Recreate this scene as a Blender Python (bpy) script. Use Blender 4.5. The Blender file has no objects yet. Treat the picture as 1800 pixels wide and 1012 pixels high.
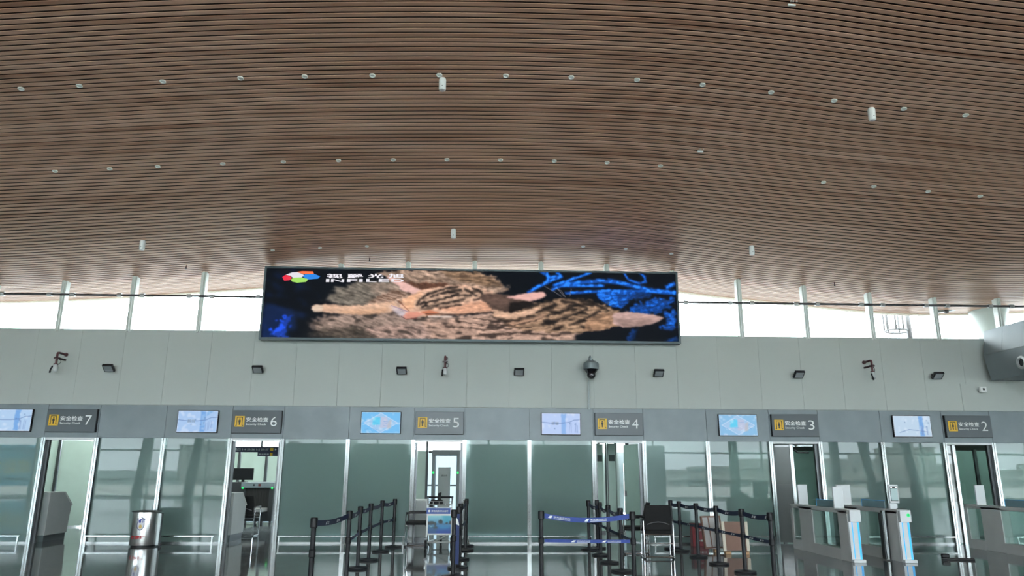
import bpy, math, random
import numpy as np
from mathutils import Vector, Matrix

random.seed(7)
scene = bpy.context.scene
col = scene.collection

# ------------------------------------------------------------------ camera
F_PX, PITCH, ROLL, YAW, EYE = 1290.0, 0.2465115, 0.0043901, -0.0360004, 1.5
fw = Vector((-math.sin(YAW) * math.cos(PITCH), math.cos(YAW) * math.cos(PITCH), math.sin(PITCH)))
rt0 = Vector((math.cos(YAW), math.sin(YAW), 0.0))
up0 = rt0.cross(fw)
rt = rt0 * math.cos(ROLL) + up0 * math.sin(ROLL)
up = -rt0 * math.sin(ROLL) + up0 * math.cos(ROLL)
cd = bpy.data.cameras.new('camera')
cd.sensor_width = 36.0
cd.lens = F_PX / 1800.0 * 36.0
cd.clip_end = 2000
cam = bpy.data.objects.new('camera', cd)
m = Matrix.Identity(4)
for i in range(3):
    m[i][0], m[i][1], m[i][2] = rt[i], up[i], -fw[i]
m[2][3] = EYE
cam.matrix_world = m
col.objects.link(cam)
scene.camera = cam

# ------------------------------------------------------------------ sky, exposure
SKY = 19.0
world = bpy.data.worlds.new('overcast_sky')
scene.world = world
world.use_nodes = True
wn, wl = world.node_tree.nodes, world.node_tree.links
wn.clear()
wo = wn.new('ShaderNodeOutputWorld')
wb = wn.new('ShaderNodeBackground')
wt = wn.new('ShaderNodeTexCoord')
ws = wn.new('ShaderNodeSeparateXYZ')
wr = wn.new('ShaderNodeValToRGB')
wl.new(wt.outputs['Generated'], ws.inputs[0])
wm = wn.new('ShaderNodeMapRange')
wm.inputs['From Min'].default_value = -0.1
wm.inputs['From Max'].default_value = 1.0
wl.new(ws.outputs['Z'], wm.inputs['Value'])
wl.new(wm.outputs[0], wr.inputs[0])
cr = wr.color_ramp
cr.elements[0].position, cr.elements[0].color = 0.0, (0.62, 0.66, 0.68, 1)
cr.elements[1].position, cr.elements[1].color = 1.0, (0.92, 0.97, 1.0, 1)
e = cr.elements.new(0.10); e.color = (0.79, 0.89, 0.98, 1)
e = cr.elements.new(0.35); e.color = (0.90, 0.965, 1.0, 1)
wl.new(wr.outputs[0], wb.inputs[0])
wb.inputs[1].default_value = SKY
wl.new(wb.outputs[0], wo.inputs[0])
vs = scene.view_settings
scene.display_settings.display_device = 'sRGB'
vs.view_transform = 'Standard'
vs.look = 'None'
vs.gamma = 1.0
vs.use_curve_mapping = False
vs.exposure = 0.30
EXPO = 2.0 ** vs.exposure

# ------------------------------------------------------------------ plan of the hall (metres)
WALL_Y = 16.82            # plane of the glass partition
X_DOOR = -9.640           # left jamb of door 7
STEP = 4.0309             # one lane: door and two panes
DOOR_W = 1.1386
PANE_W = (STEP - DOOR_W) / 2
Z_BAND0, Z_BAND1, Z_WALL = 2.2084, 2.9238, 4.6356
GLASS_Y = 16.95           # clerestory plane

# ------------------------------------------------------------------ materials
def srgb(r, g, b):
    def f(c):
        c /= 255.0
        return c / 12.92 if c <= 0.04045 else ((c + 0.055) / 1.055) ** 2.4
    return (f(r), f(g), f(b))

MATS = {}
def mat(name, c, rough=0.5, metal=0.0, spec=0.5, coat=0.0, coat_rough=0.05, var=0.06, vscale=3.0, bump=0.0, emit=None, es=0.0,
        stretch=(1, 1, 1), ior=None, trans=0.0, coat_ior=1.5, rvar=0.0):
    if name in MATS:
        return MATS[name]
    mm = bpy.data.materials.new(name)
    mm.use_nodes = True
    n, l = mm.node_tree.nodes, mm.node_tree.links
    b = n['Principled BSDF']
    b.inputs['Roughness'].default_value = rough
    b.inputs['Metallic'].default_value = metal
    b.inputs['Specular IOR Level'].default_value = spec
    b.inputs['Coat Weight'].default_value = coat
    b.inputs['Coat Roughness'].default_value = coat_rough
    b.inputs['Coat IOR'].default_value = coat_ior
    b.inputs['Transmission Weight'].default_value = trans
    if ior: b.inputs['IOR'].default_value = ior
    b.inputs['Base Color'].default_value = (*c, 1)
    if var or bump or rvar:
        tc = n.new('ShaderNodeTexCoord')
        mp = n.new('ShaderNodeMapping')
        mp.inputs['Scale'].default_value = stretch
        nz = n.new('ShaderNodeTexNoise')
        nz.inputs['Scale'].default_value = vscale
        nz.inputs['Detail'].default_value = 4
        l.new(tc.outputs['Object'], mp.inputs[0])
        l.new(mp.outputs[0], nz.inputs['Vector'])
        if var:
            mr = n.new('ShaderNodeMapRange')
            mr.inputs['From Min'].default_value = 0.3
            mr.inputs['From Max'].default_value = 0.7
            mr.inputs['To Min'].default_value = 1 - var
            mr.inputs['To Max'].default_value = 1 + var
            vm = n.new('ShaderNodeVectorMath')
            vm.operation = 'SCALE'
            vm.inputs[0].default_value = c
            l.new(nz.outputs['Fac'], mr.inputs['Value'])
            l.new(mr.outputs[0], vm.inputs['Scale'])
            l.new(vm.outputs[0], b.inputs['Base Color'])
        if rvar:
            mr2 = n.new('ShaderNodeMapRange')
            mr2.inputs['To Min'].default_value = max(0, rough - rvar)
            mr2.inputs['To Max'].default_value = rough + rvar
            l.new(nz.outputs['Fac'], mr2.inputs['Value'])
            l.new(mr2.outputs[0], b.inputs['Roughness'])
        if bump:
            bp = n.new('ShaderNodeBump')
            bp.inputs['Strength'].default_value = bump
            bp.inputs['Distance'].default_value = 0.02
            l.new(nz.outputs['Fac'], bp.inputs['Height'])
            l.new(bp.outputs[0], b.inputs['Normal'])
    if emit:
        b.inputs['Emission Color'].default_value = (*emit, 1)
        b.inputs['Emission Strength'].default_value = es
    MATS[name] = mm
    return mm

def clear_glass(name, tint, reflect=1.0):
    """thin window pane: sees straight through, mirrors by Fresnel"""
    mm = bpy.data.materials.new(name)
    mm.use_nodes = True
    n, l = mm.node_tree.nodes, mm.node_tree.links
    n.clear()
    o = n.new('ShaderNodeOutputMaterial')
    mx = n.new('ShaderNodeMixShader')
    t = n.new('ShaderNodeBsdfTransparent'); t.inputs[0].default_value = (*tint, 1)
    g = n.new('ShaderNodeBsdfGlossy'); g.inputs['Roughness'].default_value = 0.0
    fr = n.new('ShaderNodeFresnel')
    ge = n.new('ShaderNodeNewGeometry')                  # same reflectance from both faces of the pane
    io = n.new('ShaderNodeMapRange'); io.inputs['To Min'].default_value = 1.5; io.inputs['To Max'].default_value = 1 / 1.5
    l.new(ge.outputs['Backfacing'], io.inputs['Value']); l.new(io.outputs[0], fr.inputs[0])
    mu = n.new('ShaderNodeMath'); mu.operation = 'MULTIPLY'; mu.inputs[1].default_value = reflect
    l.new(fr.outputs[0], mu.inputs[0]); l.new(mu.outputs[0], mx.inputs[0])
    l.new(t.outputs[0], mx.inputs[1]); l.new(g.outputs[0], mx.inputs[2]); l.new(mx.outputs[0], o.inputs[0])
    MATS[name] = mm
    return mm

def screen_mat(name, strength):
    """lit display: emits the picture stored on its mesh"""
    mm = bpy.data.materials.new(name)
    mm.use_nodes = True
    n, l = mm.node_tree.nodes, mm.node_tree.links
    b = n['Principled BSDF']
    b.inputs['Base Color'].default_value = (0.004, 0.004, 0.005, 1)
    b.inputs['Roughness'].default_value = 0.6
    b.inputs['Specular IOR Level'].default_value = 0.08
    a = n.new('ShaderNodeVertexColor'); a.layer_name = 'picture'
    l.new(a.outputs[0], b.inputs['Emission Color'])
    b.inputs['Emission Strength'].default_value = strength / EXPO
    MATS[name] = mm
    return mm

# ------------------------------------------------------------------ mesh helpers
class MB:
    def __init__(s): s.v, s.f = [], []
    def add(s, vs_, fs):
        o = len(s.v)
        s.v += [tuple(p) for p in vs_]
        s.f += [tuple(i + o for i in f) for f in fs]
        return s
    def box(s, x0, x1, y0, y1, z0, z1, M=None):
        p = [(x0, y0, z0), (x1, y0, z0), (x1, y1, z0), (x0, y1, z0), (x0, y0, z1), (x1, y0, z1), (x1, y1, z1), (x0, y1, z1)]
        if M is not None: p = [M @ Vector(q) for q in p]
        return s.add(p, [(3, 2, 1, 0), (4, 5, 6, 7), (0, 1, 5, 4), (1, 2, 6, 5), (2, 3, 7, 6), (3, 0, 4, 7)])
    def bar(s, a, b, w, h, upv=(0, 0, 1)):
        a, b = Vector(a), Vector(b)
        d = (b - a).normalized()
        u = Vector(upv)
        if abs(d.dot(u)) > 0.98: u = Vector((0, 1, 0))
        r = d.cross(u).normalized(); u = r.cross(d)
        p = []
        for q in (a, b):
            for sx, sz in ((-1, -1), (1, -1), (1, 1), (-1, 1)):
                p.append(q + r * (sx * w / 2) + u * (sz * h / 2))
        return s.add(p, [(0, 1, 2, 3)[::-1], (4, 5, 6, 7), (0, 1, 5, 4), (1, 2, 6, 5), (2, 3, 7, 6), (3, 0, 4, 7)])
    def tube(s, pts, r, n=10, caps=True):
        pts = [Vector(p) for p in pts]
        rs = r if isinstance(r, (list, tuple)) else [r] * len(pts)
        rings, ref = [], None
        for i, p in enumerate(pts):
            if i == 0: d = pts[1] - p
            elif i == len(pts) - 1: d = p - pts[i - 1]
            else: d = (pts[i + 1] - p).normalized() + (p - pts[i - 1]).normalized()
            d.normalize()
            if ref is None or abs(ref.dot(d)) > 0.97:
                ref = Vector((0, 0, 1)) if abs(d.z) < 0.9 else Vector((1, 0, 0))
            a = d.cross(ref).normalized(); b = a.cross(d); ref = b
            rings.append([p + a * (rs[i] * math.cos(t)) + b * (rs[i] * math.sin(t)) for t in (2 * math.pi * k / n for k in range(n))])
        vs_ = [q for rg in rings for q in rg]
        fs = []
        for i in range(len(pts) - 1):
            for k in range(n):
                fs.append((i * n + k, i * n + (k + 1) % n, (i + 1) * n + (k + 1) % n, (i + 1) * n + k))
        if caps:
            fs.append(tuple(range(n))[::-1]); fs.append(tuple((len(pts) - 1) * n + k for k in range(n)))
        return s.add(vs_, fs)
    def lathe(s, prof, c=(0, 0, 0), n=24, M=None):
        """prof: (r, z) from bottom to top"""
        vs_, fs = [], []
        for r, z in prof:
            for k in range(n):
                t = 2 * math.pi * k / n
                q = Vector((r * math.cos(t), r * math.sin(t), z))
                if M is not None: q = M @ q
                vs_.append(q + Vector(c))
        for i in range(len(prof) - 1):
            for k in range(n):
                fs.append((i * n + k, i * n + (k + 1) % n, (i + 1) * n + (k + 1) % n, (i + 1) * n + k))
        if prof[0][0] > 1e-4: fs.append(tuple(range(n))[::-1])
        if prof[-1][0] > 1e-4: fs.append(tuple((len(prof) - 1) * n + k for k in range(n)))
        return s.add(vs_, fs)
    def prism(s, poly, axis, a, b):
        """extrude a 2-D outline along x, y or z; poly in the other two axes, in order"""
        def P(u, v, w):
            return {'x': (w, u, v), 'y': (u, w, v), 'z': (u, v, w)}[axis]
        k = len(poly)
        vs_ = [P(u, v, a) for u, v in poly] + [P(u, v, b) for u, v in poly]
        fs = [tuple(range(k)), tuple(range(k, 2 * k))[::-1]]
        for i in range(k): fs.append((i, (i + 1) % k, k + (i + 1) % k, k + i)[::-1])
        return s.add(vs_, fs)
    def quad(s, a, b, c, d): return s.add([a, b, c, d], [(0, 1, 2, 3)])
    def build(s, name, m_, parent=None, smooth=35, bevel=0.0, seg=2):
        me = bpy.data.meshes.new(name)
        me.from_pydata([tuple(p) for p in s.v], [], s.f)
        me.validate(clean_customdata=False)
        import bmesh
        bm = bmesh.new(); bm.from_mesh(me)
        bmesh.ops.recalc_face_normals(bm, faces=bm.faces)
        bm.to_mesh(me); bm.free()
        if m_ is not None: me.materials.append(m_)
        if smooth:
            me.shade_smooth()
            me.set_sharp_from_angle(angle=math.radians(smooth))
        o = bpy.data.objects.new(name, me)
        col.objects.link(o)
        if parent is not None: o.parent = parent
        if bevel:
            md = o.modifiers.new('bevel', 'BEVEL')
            md.width = bevel; md.segments = seg; md.limit_method = 'ANGLE'; md.angle_limit = math.radians(40)
        return o

def tag(o, label, cat, group=None, kind=None):
    o['label'] = label; o['category'] = cat
    if group: o['group'] = group
    if kind: o['kind'] = kind
    return o

def thing(name, label, cat, loc=(0, 0, 0), rz=0.0, group=None, kind=None):
    o = bpy.data.objects.new(name, None)
    o.empty_display_size = 0.1
    col.objects.link(o)
    o.location = loc; o.rotation_euler = (0, 0, rz)
    return tag(o, label, cat, group, kind)

def struct(o, label, cat): return tag(o, label, cat, None, 'structure')

KIDS = {}
def copy_thing(root, loc, rz, label, group=None):
    """copy a thing with its parts and sub-parts; meshes are shared"""
    def cp(o, parent):
        c = o.copy(); col.objects.link(c)
        if parent is not None: c.parent = parent
        for ch in o.children: cp(ch, c)
        return c
    r = cp(root, None)
    r.location = loc; r.rotation_euler = (0, 0, rz); r['label'] = label
    if group: r['group'] = group
    return r

TEXT = {}
def glyphs(body, bold=0.0):
    key = (body, bold)
    if key not in TEXT:
        cu = bpy.data.curves.new('glyphs', 'FONT')
        cu.body = body; cu.offset = bold; cu.resolution_u = 3
        o = bpy.data.objects.new('glyphs', cu)
        col.objects.link(o)
        bpy.context.view_layer.update()
        dg = bpy.context.evaluated_depsgraph_get()
        me = bpy.data.meshes.new_from_object(o.evaluated_get(dg))
        v = np.array([p.co[:] for p in me.vertices]); f = [tuple(p.vertices) for p in me.polygons]
        bpy.data.objects.remove(o); bpy.data.curves.remove(cu); bpy.data.meshes.remove(me)
        TEXT[key] = (v, f)
    return TEXT[key]

def text(name, body, x0, x1, z0, z1, y, m_, parent=None, bold=0.0, shear=0.0):
    """lettering stretched into a rectangle on a face that looks towards -y"""
    v, f = glyphs(body, bold)
    a, b = v.min(0), v.max(0)
    u = (v[:, 0] - a[0]) / (b[0] - a[0]); w = (v[:, 1] - a[1]) / (b[1] - a[1])
    p = [(x0 + (x1 - x0) * s + shear * t, y, z0 + (z1 - z0) * t) for s, t in zip(u, w)]
    mb = MB(); mb.v = p; mb.f = f
    return mb.build(name, m_, parent, smooth=0)

ORD = ['first', 'second', 'third', 'fourth', 'fifth', 'sixth', 'seventh', 'eighth', 'ninth', 'tenth', 'eleventh', 'twelfth', 'thirteenth',
       'fourteenth', 'fifteenth', 'sixteenth', 'seventeenth', 'eighteenth', 'nineteenth', 'twentieth']

def hermite(xs, ys):
    xs, ys = np.array(xs, float), np.array(ys, float)
    d = np.gradient(ys, xs)
    def f(x):
        x = np.clip(np.asarray(x, float), xs[0], xs[-1])
        i = np.clip(np.searchsorted(xs, x) - 1, 0, len(xs) - 2)
        h = xs[i + 1] - xs[i]; t = (x - xs[i]) / h
        return ((2 * t**3 - 3 * t**2 + 1) * ys[i] + (t**3 - 2 * t**2 + t) * h * d[i]
                + (-2 * t**3 + 3 * t**2) * ys[i + 1] + (t**3 - t**2) * h * d[i + 1])
    return f
# ================================================================== materials of the place
STEEL = mat('brushed_steel', (0.21, 0.22, 0.22), 0.22, 1.0, vscale=40, stretch=(1, 1, 0.05), var=0.08)
STEEL_DARK = mat('dark_steel', (0.12, 0.125, 0.13), 0.35, 0.8, var=0.08)
CHROME = mat('chrome', (0.8, 0.8, 0.82), 0.08, 1.0, var=0.0)
WHITE = mat('white_paint', (0.72, 0.73, 0.72), 0.4, var=0.03)
BLACK = mat('black_plastic', (0.010, 0.010, 0.012), 0.4, spec=0.25, var=0.1)
BLACK_METAL = mat('black_powder_coat', (0.010, 0.010, 0.013), 0.36, 0.0, spec=0.28, var=0.1)
FABRIC = mat('black_mesh_fabric', (0.01, 0.01, 0.011), 0.85, var=0.2, vscale=60)
LETTER = mat('white_lettering', (0.78, 0.80, 0.80), 0.5, var=0.0)
FASCIA = mat('grey_stone_panel', srgb(122, 132, 137), 0.4, var=0.09, vscale=2.2, bump=0.0)
SIGNGREY = mat('sign_grey', srgb(62, 71, 77), 0.35, var=0.05)
YELLOW = mat('sign_yellow', srgb(224, 178, 40), 0.45, var=0.03)
WALLPAINT = mat('grey_green_wall_panel', (0.44, 0.47, 0.445), 0.62, var=0.025, vscale=0.6)
CLEAR = clear_glass('clear_pane', (0.97, 0.99, 0.98), 1.0)
DARKGLASS = clear_glass('green_door_glass', (0.60, 0.68, 0.66), 1.0)
FILMGLASS = clear_glass('blue_film_glass', (0.22, 0.25, 0.26), 0.6)
FROST = bpy.data.materials.new('frosted_glass')             # clear front face, frosted film behind: mirrors sharply, shows only blurred shapes through
FROST.use_nodes = True
n, l = FROST.node_tree.nodes, FROST.node_tree.links
n.clear()
fo = n.new('ShaderNodeOutputMaterial'); fa = n.new('ShaderNodeMixShader'); fb = n.new('ShaderNodeMixShader')
fd = n.new('ShaderNodeBsdfDiffuse'); fd.inputs[0].default_value = (0.20, 0.275, 0.262, 1)
fr_ = n.new('ShaderNodeBsdfRefraction'); fr_.inputs[0].default_value = (0.82, 0.92, 0.89, 1); fr_.inputs['Roughness'].default_value = 0.30; fr_.inputs['IOR'].default_value = 1.25
fg = n.new('ShaderNodeBsdfGlossy'); fg.inputs['Roughness'].default_value = 0.0
ff = n.new('ShaderNodeFresnel'); fm = n.new('ShaderNodeMath'); fm.operation = 'MULTIPLY'; fm.inputs[1].default_value = 0.50
fe = n.new('ShaderNodeNewGeometry'); fi = n.new('ShaderNodeMapRange'); fi.inputs['To Min'].default_value = 1.5; fi.inputs['To Max'].default_value = 1 / 1.5
l.new(fe.outputs['Backfacing'], fi.inputs['Value']); l.new(fi.outputs[0], ff.inputs[0]); l.new(ff.outputs[0], fm.inputs[0]); l.new(fm.outputs[0], fa.inputs[0])
fb.inputs[0].default_value = 0.55
l.new(fd.outputs[0], fb.inputs[1]); l.new(fr_.outputs[0], fb.inputs[2]); l.new(fb.outputs[0], fa.inputs[1]); l.new(fg.outputs[0], fa.inputs[2]); l.new(fa.outputs[0], fo.inputs[0])
GREYLEAF = mat('grey_frosted_leaf', (0.055, 0.072, 0.064), 0.25, coat=0.7, coat_rough=0.0, coat_ior=1.5, var=0.03)
FROST_IN = mat('frosted_partition_glass', (0.55, 0.68, 0.61), 0.4, coat=0.6, coat_rough=0.02, var=0.03)

# slats of the wooden ceiling: every batten has its own tone, drifting along its length
WOOD = mat('wood_grain_batten', (0.20, 0.12, 0.08), 0.42, spec=0.9, coat=0.6, coat_rough=0.25, var=0.0)
n, l = WOOD.node_tree.nodes, WOOD.node_tree.links
b = n['Principled BSDF']
tc = n.new('ShaderNodeTexCoord')
mp = n.new('ShaderNodeMapping'); mp.inputs['Scale'].default_value = (0.22, 6.5, 0.0)
nz = n.new('ShaderNodeTexNoise'); nz.inputs['Scale'].default_value = 1.0; nz.inputs['Detail'].default_value = 3
mp2 = n.new('ShaderNodeMapping'); mp2.inputs['Scale'].default_value = (1.2, 60, 60)
nz2 = n.new('ShaderNodeTexNoise'); nz2.inputs['Scale'].default_value = 1.0; nz2.inputs['Detail'].default_value = 4
rmp = n.new('ShaderNodeValToRGB')
rmp.color_ramp.elements[0].position = 0.30; rmp.color_ramp.elements[0].color = (0.335, 0.147, 0.08, 1)
rmp.color_ramp.elements[1].position = 0.72; rmp.color_ramp.elements[1].color = (0.68, 0.42, 0.305, 1)
e = rmp.color_ramp.elements.new(0.45); e.color = (0.515, 0.287, 0.187, 1)
ad = n.new('ShaderNodeMath'); ad.operation = 'MULTIPLY_ADD'; ad.inputs[1].default_value = 0.22; ad.inputs[2].default_value = -0.11
ad2 = n.new('ShaderNodeMath'); ad2.operation = 'ADD'
l.new(tc.outputs['Object'], mp.inputs[0]); l.new(mp.outputs[0], nz.inputs['Vector'])
l.new(tc.outputs['Object'], mp2.inputs[0]); l.new(mp2.outputs[0], nz2.inputs['Vector'])
l.new(nz2.outputs['Fac'], ad.inputs[0]); l.new(ad.outputs[0], ad2.inputs[0]); l.new(nz.outputs['Fac'], ad2.inputs[1])
l.new(ad2.outputs[0], rmp.inputs[0]); l.new(rmp.outputs[0], b.inputs['Base Color'])

# polished granite floor
GRANITE = mat('polished_granite', (0.15, 0.175, 0.19), 0.06, spec=0.42, var=0.0)
n, l = GRANITE.node_tree.nodes, GRANITE.node_tree.links
b = n['Principled BSDF']
tc = n.new('ShaderNodeTexCoord')
br = n.new('ShaderNodeTexBrick'); br.offset = 0.0
br.inputs['Scale'].default_value = 1.0; br.inputs['Mortar Size'].default_value = 0.003
br.inputs['Brick Width'].default_value = 0.8; br.inputs['Row Height'].default_value = 0.8
br.inputs['Color1'].default_value = (0.175, 0.20, 0.215, 1); br.inputs['Color2'].default_value = (0.14, 0.162, 0.175, 1)
br.inputs['Mortar'].default_value = (0.08, 0.085, 0.09, 1)
nz = n.new('ShaderNodeTexNoise'); nz.inputs['Scale'].default_value = 1.6; nz.inputs['Detail'].default_value = 8; nz.inputs['Distortion'].default_value = 1.6
rmp = n.new('ShaderNodeValToRGB')
rmp.color_ramp.elements[0].position = 0.42; rmp.color_ramp.elements[0].color = (0.8, 0.8, 0.8, 1)
rmp.color_ramp.elements[1].position = 0.55; rmp.color_ramp.elements[1].color = (1.15, 1.15, 1.15, 1)
e = rmp.color_ramp.elements.new(0.49); e.color = (1.45, 1.45, 1.45, 1)
vm = n.new('ShaderNodeVectorMath'); vm.operation = 'MULTIPLY'
l.new(tc.outputs['Object'], br.inputs['Vector']); l.new(tc.outputs['Object'], nz.inputs['Vector'])
l.new(nz.outputs['Fac'], rmp.inputs[0]); l.new(br.outputs['Color'], vm.inputs[0]); l.new(rmp.outputs[0], vm.inputs[1])
l.new(vm.outputs[0], b.inputs['Base Color'])

# ================================================================== ceiling: wooden battens on a double curve
ridge = hermite([-14, -4, 3, 6.5, 8.69, 10.25, 12.63, 14.3, 15.84, 16.95, 18.8], [7.2, 7.7, 7.75, 7.68, 7.59, 7.48, 7.13, 6.78, 6.50, 6.37, 6.33])
wave = hermite([-31, -26, -22, -18, -15, -12.5, -10.03, -8.4, -6.77, -5.0, -3.5, -1.9, -0.28, 1.0, 2.9, 4.4, 6.07, 7.7, 9.3, 10.93, 12.56, 15, 18, 22, 27, 32, 37],
               [-0.5, -0.1, -0.2, -0.5, -0.72, -0.75, -0.65, -0.52, -0.385, -0.235, -0.13, -0.055, -0.008, 0, -0.045, -0.18, -0.375, -0.52, -0.67, -0.77, -0.755, -0.62, -0.35, -0.1, -0.3, -0.7, -0.7])
swell = hermite([-14, 10.25, 12.63, 15.5, 18.8], [1.0, 1.0, 0.82, 0.97, 1.0])
def ceil_z(x, y): return ridge(y) + swell(y) * wave(x)

PITCH_SLAT, SLAT_W, SLAT_H = 0.11, 0.070, 0.010
xs = np.arange(-31.0, 37.01, 0.5)
sv, sf = [], []
y = -11.6
EAVE = 18.35
while y < EAVE:
    sl = float(ridge(y + 0.05) - ridge(y - 0.05)) / 0.1
    c, s_ = 1 / math.hypot(1, sl), sl / math.hypot(1, sl)
    wdt = SLAT_W
    z = ceil_z(xs, np.full_like(xs, y))
    o = len(sv)
    for k in range(len(xs)):
        zc = float(z[k])
        for du, dn in ((-wdt / 2, 0), (wdt / 2, 0), (wdt / 2, SLAT_H), (-wdt / 2, SLAT_H)):
            sv.append((float(xs[k]), y + du * c - dn * s_, zc + du * s_ + dn * c))
    for k in range(len(xs) - 1):
        a, b2 = o + 4 * k, o + 4 * (k + 1)
        sf += [(a, a + 1, b2 + 1, b2), (a + 1, a + 2, b2 + 2, b2 + 1), (a + 3, a, b2, b2 + 3)]
    y += PITCH_SLAT * c
mb = MB(); mb.v, mb.f = sv, sf
ceiling = struct(mb.build('ceiling', WOOD, smooth=30), 'vaulted ceiling of narrow brown wooden battens with dark gaps', 'ceiling')
ys = np.concatenate([np.arange(-11.7, EAVE, 1.0), [EAVE]])
mb = MB()
for j in range(len(ys)):
    for k in range(0, len(xs), 2):
        mb.v.append((float(xs[k]), float(ys[j]), float(ceil_z(xs[k], ys[j])) + 0.16))
nk = len(range(0, len(xs), 2))
for j in range(len(ys) - 1):
    for k in range(nk - 1): mb.f.append((j * nk + k, j * nk + k + 1, (j + 1) * nk + k + 1, (j + 1) * nk + k))
mb.build('plenum_backing', mat('dark_plenum', (0.012, 0.010, 0.009), 0.9, var=0.1), ceiling)
mb = MB()                                                       # pale eave strip that closes the soffit outside
for k in range(len(xs) - 1):
    z0, z1 = float(ceil_z(xs[k], EAVE)), float(ceil_z(xs[k + 1], EAVE))
    p = [(xs[k], EAVE, z0 - 0.03), (xs[k + 1], EAVE, z1 - 0.03), (xs[k + 1], EAVE + 0.12, z1 - 0.03), (xs[k], EAVE + 0.12, z0 - 0.03),
         (xs[k], EAVE, z0 + 0.22), (xs[k + 1], EAVE, z1 + 0.22), (xs[k + 1], EAVE + 0.12, z1 + 0.22), (xs[k], EAVE + 0.12, z0 + 0.22)]
    mb.add(p, [(0, 1, 2, 3), (4, 5, 6, 7), (0, 1, 5, 4), (2, 3, 7, 6)])
mb.build('eave_strip', mat('pale_eave', (0.72, 0.66, 0.58), 0.5, var=0.03), ceiling)

# ================================================================== floor and shell
struct(MB().box(-31, 37, -12.2, 30, -0.2, 0).build('floor', GRANITE, smooth=0), 'polished grey granite floor mirroring the hall', 'floor')

mb = MB()                                                        # upper wall of tall panels with hairline joints
xw = -15.0
while xw < 15.0:
    mb.box(xw, xw + 0.968, WALL_Y - 0.02, WALL_Y + 0.02, Z_BAND1 + 0.012, Z_WALL)
    xw += 0.972
mb.box(-30, 36, WALL_Y + 0.02, WALL_Y + 0.16, Z_BAND1, Z_WALL - 0.002).box(-30, -13.1, WALL_Y - 0.03, WALL_Y + 0.16, 0, Z_BAND1).box(15.0, 36, WALL_Y - 0.03, WALL_Y + 0.16, 0, Z_BAND1)
struct(mb.build('wall_back', WALLPAINT, smooth=0), 'plain grey-green panelled wall above the security check doors', 'wall')

bounds = [X_DOOR - PANE_W * 2 - 0.0, X_DOOR - PANE_W]
for k in range(6):
    L = X_DOOR + k * STEP
    bounds += [L, L + DOOR_W, L + DOOR_W + PANE_W]
bounds += [X_DOOR + 6 * STEP]
mb = MB()
for a, b2 in zip(bounds[:-1], bounds[1:]):
    mb.box(a + 0.004, b2 - 0.004, WALL_Y - 0.06, WALL_Y - 0.02, Z_BAND0, Z_BAND1)
mb.box(bounds[0] - 1, bounds[-1] + 1, WALL_Y - 0.02, WALL_Y + 0.14, Z_BAND0 + 0.005, Z_BAND1)
struct(mb.build('trim_fascia', FASCIA, smooth=0), 'grey stone fascia band carrying the signs and monitors', 'fascia')

# glass partition: panes with steel posts, doors with frames
def post(mbx, x, z0=0.0, z1=Z_BAND0, w=0.086):
    mbx.box(x - w / 2, x - 0.006, WALL_Y - 0.075, WALL_Y + 0.05, z0, z1)
    mbx.box(x + 0.006, x + w / 2, WALL_Y - 0.075, WALL_Y + 0.05, z0, z1)
    mbx.box(x - 0.006, x + 0.006, WALL_Y - 0.055, WALL_Y + 0.05, z0, z1)
wi = 0
nums = ['8', '7', '6', '5', '4', '3', '2']
for k in range(-1, 6):
    L = X_DOOR + k * STEP
    for j in range(2):
        a = L + DOOR_W + j * PANE_W
        b2 = a + PANE_W
        wi += 1
        where = ('right of the security check %s doorway' % nums[k + 1]) if j == 0 else ('left of the security check %s doorway' % nums[k + 2] if k < 5 else 'at the far right end')
        if k == -1 and j == 0: where = 'at the far left end'
        w_ = MB().box(a + 0.02, b2 - 0.02, WALL_Y - 0.006, WALL_Y + 0.006, 0.03, Z_BAND0).build('window_%d' % wi, FROST, smooth=0)
        struct(w_, 'frosted green glass partition pane ' + where, 'glass pane')
        mbp = MB(); post(mbp, b2 if j == 0 else a)
        if j == 0: mbp.build('window_post', STEEL, w_, smooth=0)
        mbp = MB().box(a, b2, WALL_Y - 0.03, WALL_Y + 0.03, 0.0, 0.035)
        mbp.build('window_sill', mat('sill_steel', (0.26, 0.27, 0.27), 0.35, 0.9), w_, smooth=0)

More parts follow.
